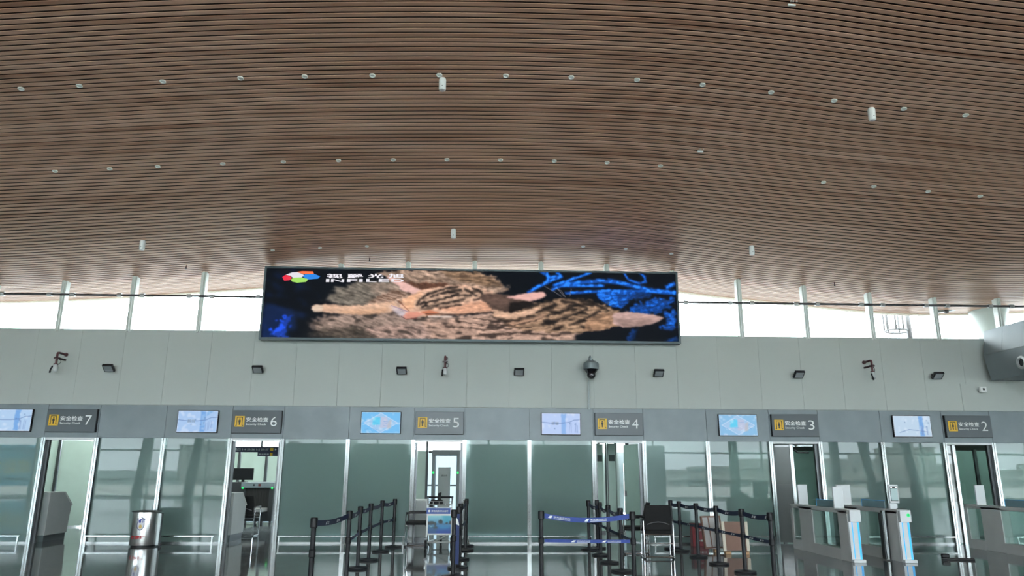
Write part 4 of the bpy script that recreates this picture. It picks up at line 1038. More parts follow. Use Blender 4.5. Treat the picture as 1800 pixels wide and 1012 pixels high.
for sx, sz, lab in ((-0.418, 0.275, 'tiny dark sprinkler head under the battens left of the LED screen'), (0.498, 0.263, 'tiny dark sprinkler head under the battens at the right'), (-0.165, 0.290, 'tiny dark sprinkler head just above the LED screen')):
    x, yy, z = under(sx, sz, 0.05)
    if sp0 is None:
        sp0 = thing('sprinkler_head', lab, 'sprinkler', (x, yy, z), group='ceiling sprinklers')
        MB().tube([(0, 0, -0.01), (0, 0, 0.10)], 0.012, 8).build('pipe', MAROON, sp0)
        MB().lathe([(0.0, -0.035), (0.022, -0.032), (0.012, -0.01), (0.016, 0.0)], n=12).build('deflector', BLACK, sp0)
    else: copy_thing(sp0, (x, yy, z), 0, lab)
se0 = None
for sx, sz, lab in ((0.316, 0.465, 'small white strip sensor between battens right of the middle'), (0.477, 0.719, 'small white strip sensor between battens at the top of the ceiling')):
    x, yy, z = under(sx, sz, 0.01)
    if se0 is None:
        se0 = thing('strip_sensor', lab, 'sensor', (x, yy, z), group='white strip sensors')
        MB().box(-0.05, 0.05, -0.012, 0.012, -0.01, 0.02).build('housing', mat('fitting_white', (0.84, 0.86, 0.86)), se0, bevel=0.004)
        g = MB()
        for k in (-0.04, -0.012, 0.035): g.box(k - 0.008, k + 0.008, -0.085, -0.070, -0.004, 0.02)
        g.build('clips', mat('clip_grey', (0.45, 0.43, 0.42), 0.4), se0, smooth=0)
    else: copy_thing(se0, (x, yy, z), 0, lab)

# ================================================================== kick rails before the glass
RAIL = mat('rail_steel', (0.25, 0.26, 0.26), 0.25, 1.0, var=0.05)
for k in range(-1, 6):
    a = X_DOOR + k * STEP + DOOR_W + 0.10 if k >= 0 else X_DOOR - 2 * PANE_W
    b2 = X_DOOR + (k + 1) * STEP - 0.10
    where = 'left of the security check 7 doorway' if k < 0 else ('right of the security check 2 doorway' if k == 5 else 'between the security check %s and %s doorways' % (nums[k + 1], nums[k + 2]))
    t = thing('kick_rail', 'low stainless kick rail before the glass ' + where, 'rail', ((a + b2) / 2, 16.60, 0), group='kick rails before the glass')
    h = (b2 - a) / 2
    MB().bar((-h, 0, 0.17), (h, 0, 0.17), 0.03, 0.025).build('bar', RAIL, t, smooth=0)
    for x in (-h + 0.03, 0, h - 0.03):
        MB().box(x - 0.012, x + 0.012, -0.012, 0.012, 0, 0.16).build('post', RAIL, t, smooth=0)

# ================================================================== belt barriers
NAVY = mat('navy_belt', (0.010, 0.017, 0.055), 0.6, var=0.05)
ROYAL = mat('royal_blue_belt', (0.012, 0.045, 0.26), 0.55, var=0.05)
BH = 0.96
def stanchion(x, y, lab, group):
    t = thing('belt_stanchion', lab, 'belt barrier', (x, y, 0), group=group)
    st_parts(t)
    return t
ST = {}
def st_parts(t):
    if not ST:
        ST['base'] = MB().lathe([(0.165, 0), (0.17, 0.012), (0.165, 0.03), (0.05, 0.042), (0.036, 0.05)], n=36).build('base', BLACK_METAL, t)
        ST['pole'] = MB().lathe([(0.031, 0.045), (0.031, 0.86)], n=20).build('pole', BLACK_METAL, t)
        ST['collar'] = MB().lathe([(0.033, 0.50), (0.041, 0.51), (0.041, 0.585), (0.033, 0.595)], n=20).build('collar', BLACK, t)
        ST['head'] = MB().lathe([(0.036, 0.84), (0.045, 0.85), (0.046, 0.945), (0.040, 0.96), (0.0, 0.962)], n=20).build('head', BLACK, t)
    else:
        for k in ('base', 'pole', 'collar', 'head'):
            o = ST[k].copy(); col.objects.link(o); o.parent = t
def belt(t, a, b2, z, w, m_, sag, marks=()):
    """belt from post a to post b2, a part of post a; coordinates relative to a"""
    dx, dy = b2[0] - a[0], b2[1] - a[1]
    Lb = math.hypot(dx, dy); ux, uy = dx / Lb, dy / Lb
    nx, ny = -uy * 0.0015, ux * 0.0015
    n_ = 14; mb = MB()
    def P(s): return 0.047 + (Lb - 0.094) * s, z - 4 * sag * s * (1 - s)
    for i in range(n_ + 1):
        d, zz = P(i / n_)
        for sgn, dz in ((-1, -w / 2), (1, -w / 2), (1, w / 2), (-1, w / 2)):
            mb.v.append((ux * d + sgn * nx, uy * d + sgn * ny, zz + dz))
    for i in range(n_):
        for k in range(4): mb.f.append((4 * i + k, 4 * i + (k + 1) % 4, 4 * i + 4 + (k + 1) % 4, 4 * i + 4 + k))
    mb.f += [(3, 2, 1, 0), tuple(4 * n_ + k for k in range(4))]
    bo = mb.build('belt', m_, t, smooth=0)
    side = -1 if ux * 1 > 0.3 else (1 if a[0] > 0 else -1)      # the side that faces the hall
    for s, big in marks:
        d0, zz = P(s)
        g = MB()
        hh_ = w * 0.30
        off = 0.004
        def Q(u, v):
            dd = d0 + u
            ss = (dd - 0.047) / (Lb - 0.094)
            zc = z - 4 * sag * ss * (1 - ss) + v
            vx, vy = (ux * dd + uy * off, uy * dd - ux * off) if (uy * 0 - ux) * 1 < 0 and abs(ux) > 0.3 else (ux * dd + (off if a[0] < 0 else -off), uy * dd)
            return (vx, vy, zc)
        wing = [(-0.035, -hh_), (0.012, -hh_ * 0.9), (0.035, hh_), (-0.005, hh_ * 0.75)]
        g.add([Q(u, v) for u, v in wing], [(0, 1, 2, 3)])
        if big:
            v, f = glyphs('南充高坪机场', 0.006)
            lo, hi = v.min(0), v.max(0)
            tw = 0.19 if w < 0.06 else 0.24
            pv = [Q(0.05 + (p[0] - lo[0]) / (hi[0] - lo[0]) * tw, -hh_ * 0.2 + (p[1] - lo[1]) / (hi[1] - lo[1]) * hh_) for p in v]
            g.add(pv, f)
            g.add([Q(0.05, -hh_), Q(0.05 + tw, -hh_), Q(0.05 + tw, -hh_ * 0.65), Q(0.05, -hh_ * 0.65)], [(0, 1, 2, 3)])
        else:
            for q in ((0.05, 0.13, 0.1, 0.6), (0.05, 0.11, -0.7, -0.2)):
                g.add([Q(q[0], q[2] * hh_), Q(q[1], q[2] * hh_), Q(q[1], q[3] * hh_), Q(q[0], q[3] * hh_)], [(0, 1, 2, 3)])
        g.build('lettering', LETTER, bo, smooth=0)
    return bo

A = [(-2.06, 9.45), (-1.93, 11.15), (-2.00, 12.55), (-2.00, 13.70), (-1.99, 15.15), (-1.85, 16.05)]
B = [(-0.44, 11.55), (-0.40, 12.62), (-0.41, 13.85), (-0.35, 15.42), (-0.36, 16.30)]
Dd = [(0.845, 11.20), (2.165, 11.08), (2.19, 12.20), (2.18, 13.35), (2.22, 14.55), (2.14, 15.55), (2.36, 15.85)]
Er = [(3.88, 15.75), (3.93, 15.25), (3.99, 14.25), (4.03, 13.15), (4.10, 12.05), (4.14, 10.95)]
def row(pts, labels, group, colour, top, mid, sag):
    for i, p in enumerate(pts):
        t = stanchion(p[0], p[1], labels[i], group)
        if i < len(pts) - 1:
            if top[i]: belt(t, p, pts[i + 1], 0.895, 0.068, colour[i], sag, top[i] if isinstance(top[i], list) else ())
            if mid[i]: belt(t, p, pts[i + 1], 0.548, 0.046, colour[i], 0.005, mid[i] if isinstance(mid[i], list) else ())
row(A, ['frontmost black belt post of the row left of security check 5'] + ['%s black belt post back along the row left of the security check 5 doorway' % ORD[i] for i in range(1, 6)],
    'belt posts left of security check 5', [NAVY] * 5, [[(0.30, 0), (0.62, 0)], [(0.5, 0)], [(0.4, 0)], True, [(0.5, 0)]], [False, True, True, True, [(0.5, 0)]], 0.035)
row(B, ['frontmost black belt post before the luggage trolley'] + ['%s black belt post back in the row beside the luggage trolley' % ORD[i] for i in range(1, 5)],
    'belt posts beside the luggage trolley', [NAVY] * 4, [False, True, True, True], [False, True, True, True], 0.03)
row(Dd, ['lone black belt post at the left end of the two bright blue belts', 'front black belt post at the right end of the two bright blue belts'] + ['%s black belt post back in the row left of security check 4' % ORD[i] for i in range(1, 6)],
    'belt posts left of security check 4', [ROYAL, NAVY, NAVY, NAVY, NAVY, NAVY], [[(0.07, 1), (0.50, 1)], [(0.4, 0)], [(0.4, 0)], [(0.4, 0)], [(0.4, 0)], False], [[(0.34, 1), (0.70, 1)], True, True, True, True, False], 0.06)
row(Er, ['rearmost black belt post of the row left of the red box'] + ['%s black belt post from the glass in the row before the red box' % ORD[i] for i in range(1, 5)] + ['frontmost black belt post of the right-hand row, nearest the gates'],
    'belt posts right of the black chairs', [NAVY] * 5, [True, [(0.4, 0)], [(0.45, 0)], [(0.4, 0)], [(0.4, 0), (0.9, 0)]], [True, [(0.5, 0)], [(0.3, 0)], [(0.2, 0), (0.6, 0)], [(0.25, 0), (0.65, 0)]], 0.03)
t = thing('hanging_banner', 'narrow dark blue banner with a white bird emblem on the belt post', 'banner', (-0.43, 12.30, 0))
MB().box(-0.05, 0.05, -0.006, 0.006, 0.10, 0.86).build('cloth', mat('banner_navy', (0.012, 0.03, 0.13), 0.6, var=0.05), t, smooth=0)
MB().prism([(-0.045, 0.80), (-0.02, 0.83), (0.03, 0.76), (0.048, 0.68), (0.0, 0.70), (-0.035, 0.74)], 'y', -0.010, -0.0065).build('bird_emblem', LETTER, t, smooth=0)
MB().tube([(-0.05, 0, 0.865), (0.05, 0, 0.865)], 0.012, 8).box(-0.06, 0.06, -0.04, 0.04, 0, 0.03).box(-0.01, 0.01, 0.006, 0.02, 0.03, 0.865).build('stand', BLACK_METAL, t, smooth=0)

# ================================================================== blast-proof bin
t = thing('blast_bin', 'shiny stainless steel bin with a shield badge and red characters by the glass', 'bin', (-6.99, 16.20, 0))
BINM = mat('bin_steel', (0.80, 0.80, 0.80), 0.24, 1.0, var=0.05, vscale=30, stretch=(1, 1, 0.02))
MB().lathe([(0.262, 0.035), (0.265, 0.045), (0.265, 0.68)], n=56).build('drum', BINM, t)
MB().lathe([(0.28, 0.68), (0.285, 0.69), (0.28, 0.702), (0.24, 0.708), (0.0, 0.712)], n=56).build('lid', mat('bin_lid', (0.10, 0.11, 0.11), 0.3, 0.6), t)
MB().lathe([(0.23, 0.0), (0.23, 0.036)], n=40).build('plinth', BLACK, t)
hd = MB().box(0.255, 0.33, -0.05, 0.05, 0.02, 0.66).build('side_bracket', mat('bracket_grey', (0.22, 0.24, 0.24), 0.35, 0.6), t, bevel=0.01)
MB().lathe([(0.035, -0.03), (0.035, 0.03)], (0.33, -0.0, 0.04), 16, Matrix.Rotation(math.pi / 2, 4, 'X')).build('caster', BLACK, hd)
def curved(poly_or_v, faces, name, m_, parent, r, ang0=-math.pi / 2):
    """flat decal wrapped on the drum; u is metres along the surface"""
    mb = MB(); mb.v = [(r * math.cos(ang0 + u / r), r * math.sin(ang0 + u / r), w) for u, w in poly_or_v]; mb.f = faces
    return mb.build(name, m_, parent, smooth=0)
def shield(s, cx, cz):
    half = [(0, 0.13), (0.03, 0.115), (0.075, 0.105), (0.08, 0.09), (0.068, 0.06), (0.078, 0.0), (0.07, -0.07), (0.045, -0.11), (0.0, -0.135)]
    return [(cx + s * x, cz + s * y) for x, y in half] + [(cx - s * x, cz + s * y) for x, y in half[-2:0:-1]]
A0 = math.radians(-86)
bd = curved(shield(1.0, 0, 0.46), [tuple(range(16))], 'badge', mat('badge_navy', (0.02, 0.025, 0.12), 0.4), t, 0.268, A0)
curved(shield(0.82, 0, 0.455), [tuple(range(16))], 'badge_rim', mat('badge_pale', (0.62, 0.64, 0.72), 0.4), bd, 0.2695, A0)
curved([(-0.042, 0.48), (0.042, 0.48), (0.046, 0.54), (0.0, 0.56), (-0.046, 0.54)], [(0, 1, 2, 3, 4)], 'badge_field', mat('badge_blue', (0.03, 0.05, 0.28), 0.4), bd, 0.271, A0)
curved([(0.035 * math.cos(a) * (1 if i % 2 else 0.75), 0.405 + 0.045 * math.sin(a) * (1 if i % 2 else 0.75)) for i, a in enumerate(np.linspace(0, 2 * math.pi, 16, endpoint=False))], [tuple(range(16))], 'badge_gold', mat('badge_gold', (0.62, 0.42, 0.14), 0.4), bd, 0.2715, A0)
v, f = glyphs('防爆罐', 0.02)
lo, hi = v.min(0), v.max(0)
curved([((p[0] - lo[0]) / (hi[0] - lo[0]) * 0.30 - 0.19, 0.155 + (p[1] - lo[1]) / (hi[1] - lo[1]) * 0.075) for p in v], f, 'lettering', mat('letter_red', (0.42, 0.02, 0.025), 0.5), t, 0.2675, A0)

# ================================================================== inspection desks
DESK = mat('desk_grey_laminate', (0.42, 0.44, 0.44), 0.4, var=0.05)
DESKTOP = mat('desk_pale_top', (0.56, 0.58, 0.56), 0.35, var=0.08)
def podium(x1, y0, lab, w=0.95, h=1.04):
    t = thing('inspection_desk', lab, 'desk', (x1 - w / 2, y0, 0), group='inspection desks')
    MB().prism([(0.04, 0.13), (0.04, h - 0.02), (0.62, h - 0.02), (0.98, h - 0.30), (0.92, 0.13)], 'x', -w / 2, w / 2).build('cabinet', DESK, t, bevel=0.008)
    MB().prism([(0.02, h - 0.02), (0.02, h), (0.63, h), (1.01, h - 0.295), (0.98, h - 0.31), (0.62, h - 0.02)], 'x', -w / 2 - 0.01, w / 2 + 0.01).build('worktop', DESKTOP, t, smooth=0)
    MB().prism([(0.06, 0.0), (0.06, 0.13), (0.90, 0.13), (0.90, 0.0)], 'x', -w / 2 + 0.02, w / 2 - 0.02).build('plinth', STEEL_DARK, t, smooth=0)
    return t
podium(-9.56, 17.15, 'grey inspection desk with sloped end inside the security check 7 doorway')
podium(-5.60, 17.30, 'grey inspection desk with sloped end inside the security check 6 doorway')
podium(-1.86, 17.10, 'inspection desk blurred behind the frosted pane left of security check 5')
podium(2.16, 17.10, 'inspection desk blurred behind the frosted pane left of security check 4')
t = thing('low_counter', 'plain grey counter just inside the security check 5 doorway', 'counter', (-1.42, 17.5, 0))
MB().box(-0.3, 0.14, 0, 0.6, 0.08, 0.86).build('cabinet', DESK, t, bevel=0.006); MB().box(-0.32, 0.16, -0.02, 0.62, 0.86, 0.89).build('worktop', DESKTOP, t, bevel=0.004)
MB().box(-0.28, 0.12, 0.03, 0.57, 0, 0.08).build('plinth', STEEL_DARK, t, smooth=0)

# ================================================================== chairs
def chair(lab, loc, rz):
    t = thing('visitor_chair', lab, 'chair', loc, rz)
    S = MB(); S.box(-0.24, 0.24, -0.24, 0.22, 0.43, 0.50); S.build('seat', FABRIC, t, bevel=0.03, seg=3)
    bk = MB(); n_ = 8                                            # slightly curved back, leaning away
    for j in range(n_ + 1):
        z = 0.50 + 0.44 * j / n_; y0 = 0.21 + 0.10 * (j / n_) ** 1.3
        wv = 0.225 + 0.02 * math.sin(j / n_ * math.pi)
        for x, yy in ((-wv, y0 - 0.02), (0, y0 + 0.02), (wv, y0 - 0.02), (wv, y0 + 0.005), (0, y0 + 0.045), (-wv, y0 + 0.005)): bk.v.append((x, yy, z))
    for j in range(n_):
        for k in range(6): bk.f.append((6 * j + k, 6 * j + (k + 1) % 6, 6 * j + 6 + (k + 1) % 6, 6 * j + 6 + k))
    bk.f += [tuple(range(6))[::-1], tuple(6 * n_ + k for k in range(6))]
    b_ = bk.build('backrest', FABRIC, t, smooth=50, bevel=0.01)
    MB().tube([(-0.20, 0.262, 0.60), (-0.10, 0.288, 0.635), (0.0, 0.297, 0.645), (0.10, 0.288, 0.635), (0.20, 0.262, 0.60)], 0.008, 8).build('lumbar_bar', mat('bar_grey', (0.25, 0.25, 0.26), 0.3, 0.6), b_)
    for s in (-1, 1):
        x = 0.265 * s
        MB().tube([(x, 0.24, 0.66), (x, 0.235, 0.40), (x, 0.25, 0.03), (x, 0.22, 0.015), (x, -0.20, 0.015), (x, -0.23, 0.03), (x, -0.225, 0.42), (x, -0.215, 0.64), (x, -0.18, 0.66)], 0.0125, 10).build('leg', CHROME, t)
        MB().bar((x, -0.22, 0.675), (x, 0.24, 0.675), 0.05, 0.03).build('armrest', BLACK, t, bevel=0.01)
        MB().lathe([(0.02, 0), (0.02, 0.03)], (x, 0.235, 0), 12).lathe([(0.02, 0), (0.02, 0.03)], (x, -0.215, 0), 12).build('glide', BLACK, t)
    for yy, z, r in ((0.21, 0.035, 0.012), (-0.2, 0.42, 0.012), (0.2, 0.42, 0.012), (0.243, 0.27, 0.007)): MB().tube([(-0.265, yy, z), (0.265, yy, z)], r, 8).build('crossbar', CHROME, t)
    return t
ch0 = chair('black mesh chair with chrome legs turned away, nearest the right-hand belt row', (3.20, 14.12, 0), math.pi - 0.10)
copy_thing(ch0, (2.93, 14.95, 0), -math.pi / 2 - 0.06, 'black chair with chrome legs seen sideways behind the front chair')
copy_thing(ch0, (-1.40, 16.42, 0), -math.pi / 2, 'black chair with chrome legs beside the luggage trolley')
copy_thing(ch0, (-5.74, 18.80, 0), math.pi, 'dark chair standing before the baggage scanner inside security check 6')

# ================================================================== luggage trolley with advertising board
t = thing('luggage_trolley', 'steel luggage trolley with a blue advertising board in the security check 5 lane', 'luggage trolley', (-0.90, 15.72, 0))
TUBE = mat('trolley_steel', (0.52, 0.54, 0.54), 0.3, 0.9, var=0.05)
bdm = MB().box(-0.255, 0.255, -0.015, 0.015, 0.27, 0.81).build('ad_board', WHITE, t, bevel=0.006)
def paint_ad(W=64, H=56):
    rg = np.random.RandomState(2)
    X, Y = np.meshgrid(np.linspace(0, 100, W), np.linspace(0, 100, H))
    img = np.zeros((H, W, 3)); g = Y / 100
    for k, (a, b_) in enumerate(((150, 6), (212, 66), (218, 150))): img[..., k] = a + (b_ - a) * np.clip(g * 1.1, 0, 1)
    def lay(m_, c):
        for k in range(3): img[..., k] = img[..., k] * (1 - m_) + c[k] * m_
    w = blur(rg.randn(H, W), 2) * 8
    lay(blur(inside([(62, 0), (100, 0), (100, 40), (70, 42)], X + w, Y), 3) * 0.6, (40, 160, 190))
    lay(blur(inside([(0, 44), (100, 44), (100, 50), (0, 52)], X, Y + w * 0.4), 1) * 0.6, (40, 90, 120))
    for p in (([(0, 34), (22, 32), (30, 42), (28, 52), (0, 52)]), ([(46, 24), (58, 22), (64, 32), (62, 44), (50, 45), (44, 36)]), ([(76, 38), (84, 36), (86, 46), (76, 46)]), ([(28, 30), (34, 40), (36, 60), (40, 70), (22, 72), (30, 60)]), ([(92, 34), (100, 26), (100, 50), (92, 46)])):
        lay(blur(inside(p, X + w, Y + w * 0.7), 1) * 0.92, (22, 38, 44))
    lay(blur(inside([(0, 54), (36, 56), (44, 76), (34, 100), (0, 100)], X + w * 2, Y + w), 2) * 0.5, (30, 80, 100))
    lay(blur(inside([(4, 56), (26, 58), (14, 66)], X + w, Y), 1) * 0.7, (150, 200, 214)); lay(blur(inside([(50, 58), (96, 56), (90, 72), (56, 74)], X + w * 2, Y), 3) * 0.6, (40, 150, 196))
    return img
pic_m = mat('ad_print', (0.1, 0.2, 0.3), 0.35, var=0.0)
vcn = pic_m.node_tree.nodes.new('ShaderNodeVertexColor'); vcn.layer_name = 'picture'
pic_m.node_tree.links.new(vcn.outputs[0], pic_m.node_tree.nodes['Principled BSDF'].inputs['Base Color'])
screen_grid('ad_picture', -0.225, 0.24, 0.30, 0.645, -0.0165, np.clip(paint_ad(), 0, 255), pic_m, bdm)
hdr = MB().box(-0.26, 0.225, -0.024, -0.016, 0.68, 0.795).build('ad_header', mat('header_blue', (0.012, 0.06, 0.30), 0.4, var=0.25, vscale=1.5), bdm, smooth=0)
text('ad_lettering', '南充机场 安全出行', -0.16, 0.18, 0.715, 0.755, -0.026, LETTER, bdm, bold=0.02)
MB().prism([(-0.205 + 0.022 * math.cos(q), 0.735 + 0.024 * math.sin(q)) for q in np.linspace(0, 2 * math.pi, 14, endpoint=False)], 'y', -0.028, -0.0245).build('ad_emblem', LETTER, bdm, smooth=0)
fr = MB()
for s in (-1, 1):
    fr.tube([(0.25 * s, 0.03, 0.12), (0.25 * s, 0.03, 0.86), (0.25 * s, 0.16, 0.98), (0.25 * s, 0.20, 1.0)], 0.014)
    fr.tube([(0.23 * s, 0.03, 0.13), (0.16 * s, 0.85, 0.10)], 0.016)
fr.tube([(-0.25, 0.03, 0.86), (0.25, 0.03, 0.86)], 0.012).tube([(-0.23, 0.05, 0.12), (0.23, 0.05, 0.12)], 0.016).tube([(-0.15, 0.85, 0.1), (0.15, 0.85, 0.1)], 0.016).tube([(0.20, 0.03, 0.27), (-0.14, 0.10, 0.10)], 0.016)
fr.build('frame', TUBE, t)
bs = MB()
for z in (0.86, 0.93):
    bs.tube([(-0.24, 0.03, z), (-0.24, -0.20, z), (0.24, -0.20, z), (0.24, 0.03, z)], 0.007, 6)
for k in range(5): bs.tube([(-0.24 + 0.12 * k, 0.03, 0.86), (-0.24 + 0.12 * k, -0.20, 0.86), (-0.24 + 0.12 * k, -0.20, 0.93)], 0.005, 6)
bs.build('basket', TUBE, t)
MB().tube([(-0.27, 0.20, 1.0), (0.27, 0.20, 1.0)], 0.02).build('handle', BLACK, t)
Ry = Matrix.Rotation(math.pi / 2, 4, 'Y')
for x, yy, r in ((-0.26, -0.02, 0.09), (0.26, -0.02, 0.09), (0.0, 0.85, 0.075)):
    w_ = MB().lathe([(r * 0.5, -0.022), (r - 0.01, -0.024), (r, -0.012), (r, 0.012), (r - 0.01, 0.024), (r * 0.5, 0.022)], (x, yy, r), 20, Ry).build('wheel', BLACK, t)
    MB().box(x - 0.035, x + 0.035, yy - 0.02, yy + 0.06, r * 1.9, r * 1.9 + 0.05).build('fork', STEEL_DARK, w_, bevel=0.008)
t = tag(MB().prism([(-0.19, 0.872), (-0.15, 0.955), (-0.03, 0.955), (0.0, 0.99), (-0.01, 1.09), (0.06, 1.11), (0.04, 0.98), (0.09, 0.94), (0.09, 0.872)], 'y', -0.13, 0.0).build('black_bag', FABRIC, None, bevel=0.015), 'black bag lying in the basket of the luggage trolley', 'bag')
t.location = (-0.92, 15.69, 0)

# ================================================================== inside the lanes
t = thing('walk_through_detector', 'grey walk-through metal detector with two green lamps inside security check 5', 'metal detector', (-1.25, 25.0, 0))
DET = mat('detector_grey', (0.16, 0.18, 0.19), 0.4, var=0.05)
GREENL = mat('green_lamp', (0.0, 0.1, 0.02), 0.4, var=0.0, emit=(0.02, 0.9, 0.15), es=1.6)
for s in (-1, 1):
    p_ = MB().box(0.40 * s - 0.05, 0.40 * s + 0.05, -0.28, 0.28, 0, 2.05).build('pillar', DET, t, bevel=0.012)
    MB().box(0.40 * s - 0.025, 0.40 * s + 0.025, -0.286, -0.28, 1.46, 1.53).build('lamp', GREENL, p_, smooth=0)
MB().box(-0.46, 0.46, -0.29, 0.29, 2.04, 2.22).build('crossbar', DET, t, bevel=0.012)
t = thing('steel_notice_board', 'tall stainless notice board standing behind the walk-through detector', 'notice board', (-1.42, 27.2, 0))
MB().box(-0.22, 0.22, -0.02, 0.02, 0.05, 1.68).build('panel', mat('notice_grey', (0.55, 0.56, 0.56), 0.35), t, bevel=0.01)
MB().box(-0.24, 0.24, -0.15, 0.15, 0, 0.05).build('foot', STEEL_DARK, t, smooth=0)
text('lettering', '请出示', -0.11, 0.11, 1.36, 1.43, -0.022, PICTO, t, bold=0.01)
t = thing('tall_rack', 'thin steel post rack beside the walk-through detector', 'rack', (-0.95, 27.6, 0))
for x in (0, 0.14): MB().tube([(x, 0, 0), (x, 0, 1.75)], 0.02).build('post', STEEL_DARK, t)
for z in (1.5, 0.5): MB().tube([(0, 0, z), (0.14, 0, z)], 0.012).build('rung', STEEL_DARK, t)

t = thing('baggage_scanner', 'black baggage X-ray scanner with grey top strip inside security check 6', 'baggage scanner', (-6.52, 22.2, 0))
SCAN = mat('scanner_black', (0.03, 0.032, 0.036), 0.45, var=0.05)
MB().box(-0.46, 0.46, 0, 1.6, 0.12, 0.38).box(-0.46, -0.34, 0, 1.6, 0.38, 1.05).box(0.34, 0.46, 0, 1.6, 0.38, 1.05).box(-0.34, 0.34, 1.2, 1.6, 0.38, 1.05).build('housing', SCAN, t, smooth=0)
tp = MB().box(-0.47, 0.47, -0.02, 1.6, 1.05, 1.20).build('top_strip', mat('scanner_grey', (0.20, 0.24, 0.26), 0.4), t, bevel=0.01)
for s in (-1, 1): MB().box(0.42 * s - 0.025, 0.42 * s + 0.025, -0.03, -0.02, 1.02, 1.06).build('green_lamp', GREENL, tp, smooth=0)
MB().box(0.02, 0.09, -0.026, -0.02, 1.09, 1.16).build('stop_button', mat('button_red', (0.12, 0.02, 0.02), 0.4), tp, smooth=0)
MB().box(-0.13, -0.08, -0.026, -0.02, 1.10, 1.15).build('key_switch', BLACK, tp, smooth=0)
MB().box(-0.40, 0.33, -0.55, 0.02, 0.40, 0.50).build('roller_table', mat('table_grey', (0.34, 0.34, 0.34), 0.35, 0.3), t, bevel=0.01)
MB().box(-0.34, -0.30, -0.5, -0.46, 0, 0.4).box(0.24, 0.28, -0.5, -0.46, 0, 0.4).box(-0.44, -0.38, 0.05, 0.12, 0, 0.12).box(0.38, 0.44, 0.05, 0.12, 0, 0.12).box(-0.44, -0.38, 1.4, 1.5, 0, 0.12).box(0.38, 0.44, 1.4, 1.5, 0, 0.12).build('feet', STEEL_DARK, t, smooth=0)
cu = MB()
for k in range(9): cu.box(-0.335 + 0.075 * k, -0.265 + 0.075 * k, 0.03, 0.04, 0.50, 1.04)
cu.build('curtain', mat('lead_curtain', (0.012, 0.012, 0.012), 0.7), t, smooth=0)
t = thing('operator_desk', 'black operator desk left of the baggage scanner', 'desk', (-7.25, 22.5, 0))
MB().box(-0.25, 0.22, 0, 0.6, 0, 1.20).build('cabinet', SCAN, t, bevel=0.01)
t = thing('computer_monitor', 'black computer monitor on the operator desk by the baggage scanner', 'monitor', (-7.12, 22.7, 1.20))
MB().box(-0.30, 0.30, -0.03, 0.02, 0.06, 0.40).build('screen_back', BLACK, t, bevel=0.01)
MB().box(-0.04, 0.04, 0.0, 0.04, 0.0, 0.12).box(-0.12, 0.12, -0.06, 0.12, 0, 0.012).build('stand', BLACK, t, smooth=0)
t = thing('wayfinding_sign', 'dark blue hanging wayfinding sign with white figures seen through the security check 6 doorway', 'sign', (-6.06, 20.0, -0.105))
WAY = mat('wayfinding_blue', (0.055, 0.058, 0.11), 0.45)
MB().box(-0.66, 0.66, -0.04, 0.04, 2.10, 2.24).build('board', WAY, t, smooth=0)
MB().box(0.12, 0.66, -0.035, 0.035, 2.00, 2.10).build('lower_board', WAY, t, smooth=0)
text('lettering', '登机口 1-4 25-36 1-2 21-37', -0.58, 0.40, 2.14, 2.205, -0.042, LETTER, t, bold=0.01)
text('lettering', '安全检查', 0.15, 0.42, 2.03, 2.07, -0.037, LETTER, t, bold=0.01)
MB().box(0.44, 0.52, -0.044, -0.04, 2.135, 2.21).box(0.44, 0.51, -0.04, -0.036, 2.01, 2.085).build('pictogram_plate', YELLOW, t, smooth=0)
MB().prism([(0.56, 2.145), (0.61, 2.17), (0.56, 2.20)], 'y', -0.044, -0.0405).build('arrow', LETTER, t, smooth=0)
MB().tube([(-0.5, 0, 2.24), (-0.5, 0, 3.61)], 0.008, 6).tube([(0.5, 0, 2.24), (0.5, 0, 3.61)], 0.008, 6).build('hanger', STEEL_DARK, t)

# ================================================================== red box and boards
t = thing('extinguisher_box', 'red fire extinguisher box with white characters by the glass', 'extinguisher box', (4.62, 16.38, 0))
REDP = mat('red_paint', (0.22, 0.008, 0.016), 0.4, var=0.06)
MB().box(-0.165, 0.165, -0.10, 0.10, 0, 0.46).build('cabinet', REDP, t, bevel=0.006)
MB().box(-0.17, 0.17, -0.105, 0.105, 0.445, 0.465).build('lid', REDP, t, bevel=0.004)
text('lettering', '灭火箱', -0.075, 0.10, 0.31, 0.35, -0.102, LETTER, t, bold=0.01)
text('lettering', '火警119', -0.03, 0.12, 0.10, 0.135, -0.102, LETTER, t, bold=0.01)
BROWN = mat('brown_hardboard', (0.20, 0.105, 0.075), 0.6, var=0.08)
PALEW = mat('pale_edge_strip', (0.62, 0.56, 0.46), 0.6, var=0.06)
t = thing('edged_board', 'brown board with pale edge strips standing on wooden blocks', 'board', (4.87, 14.72, 0), -0.05)
lean = Matrix.Rotation(math.radians(-7), 4, 'X')
MB().box(-0.20, 0.20, -0.012, 0.012, 0.07, 0.60, lean).build('panel', BROWN, t, smooth=0)
for s in (-1, 1): MB().box(0.225 * s - 0.028, 0.225 * s + 0.028, -0.02, 0.02, 0.06, 0.60, lean).build('edge_strip', PALEW, t, smooth=0)
wb0 = None
WOODB = mat('raw_wood_block', (0.36, 0.22, 0.12), 0.7, var=0.15)
for x, yy, lab in ((4.70, 14.74, 'small wooden block under the left end of the brown board'), (5.04, 14.72, 'small wooden block under the right end of the brown board'), (4.60, 15.12, 'small wooden block under the grey framed panel')):
    if wb0 is None:
        wb0 = tag(MB().box(-0.055, 0.055, -0.05, 0.05, 0, 0.058).build('wooden_block', WOODB, None, bevel=0.004), lab, 'wooden block', 'wooden blocks under the boards'); wb0.location = (x, yy, 0)
    else: copy_thing(wb0, (x, yy, 0), 0.1, lab)
t = thing('framed_panel', 'pale grey framed panel leaning behind the brown board', 'board', (4.60, 15.24, 0), 0.35)
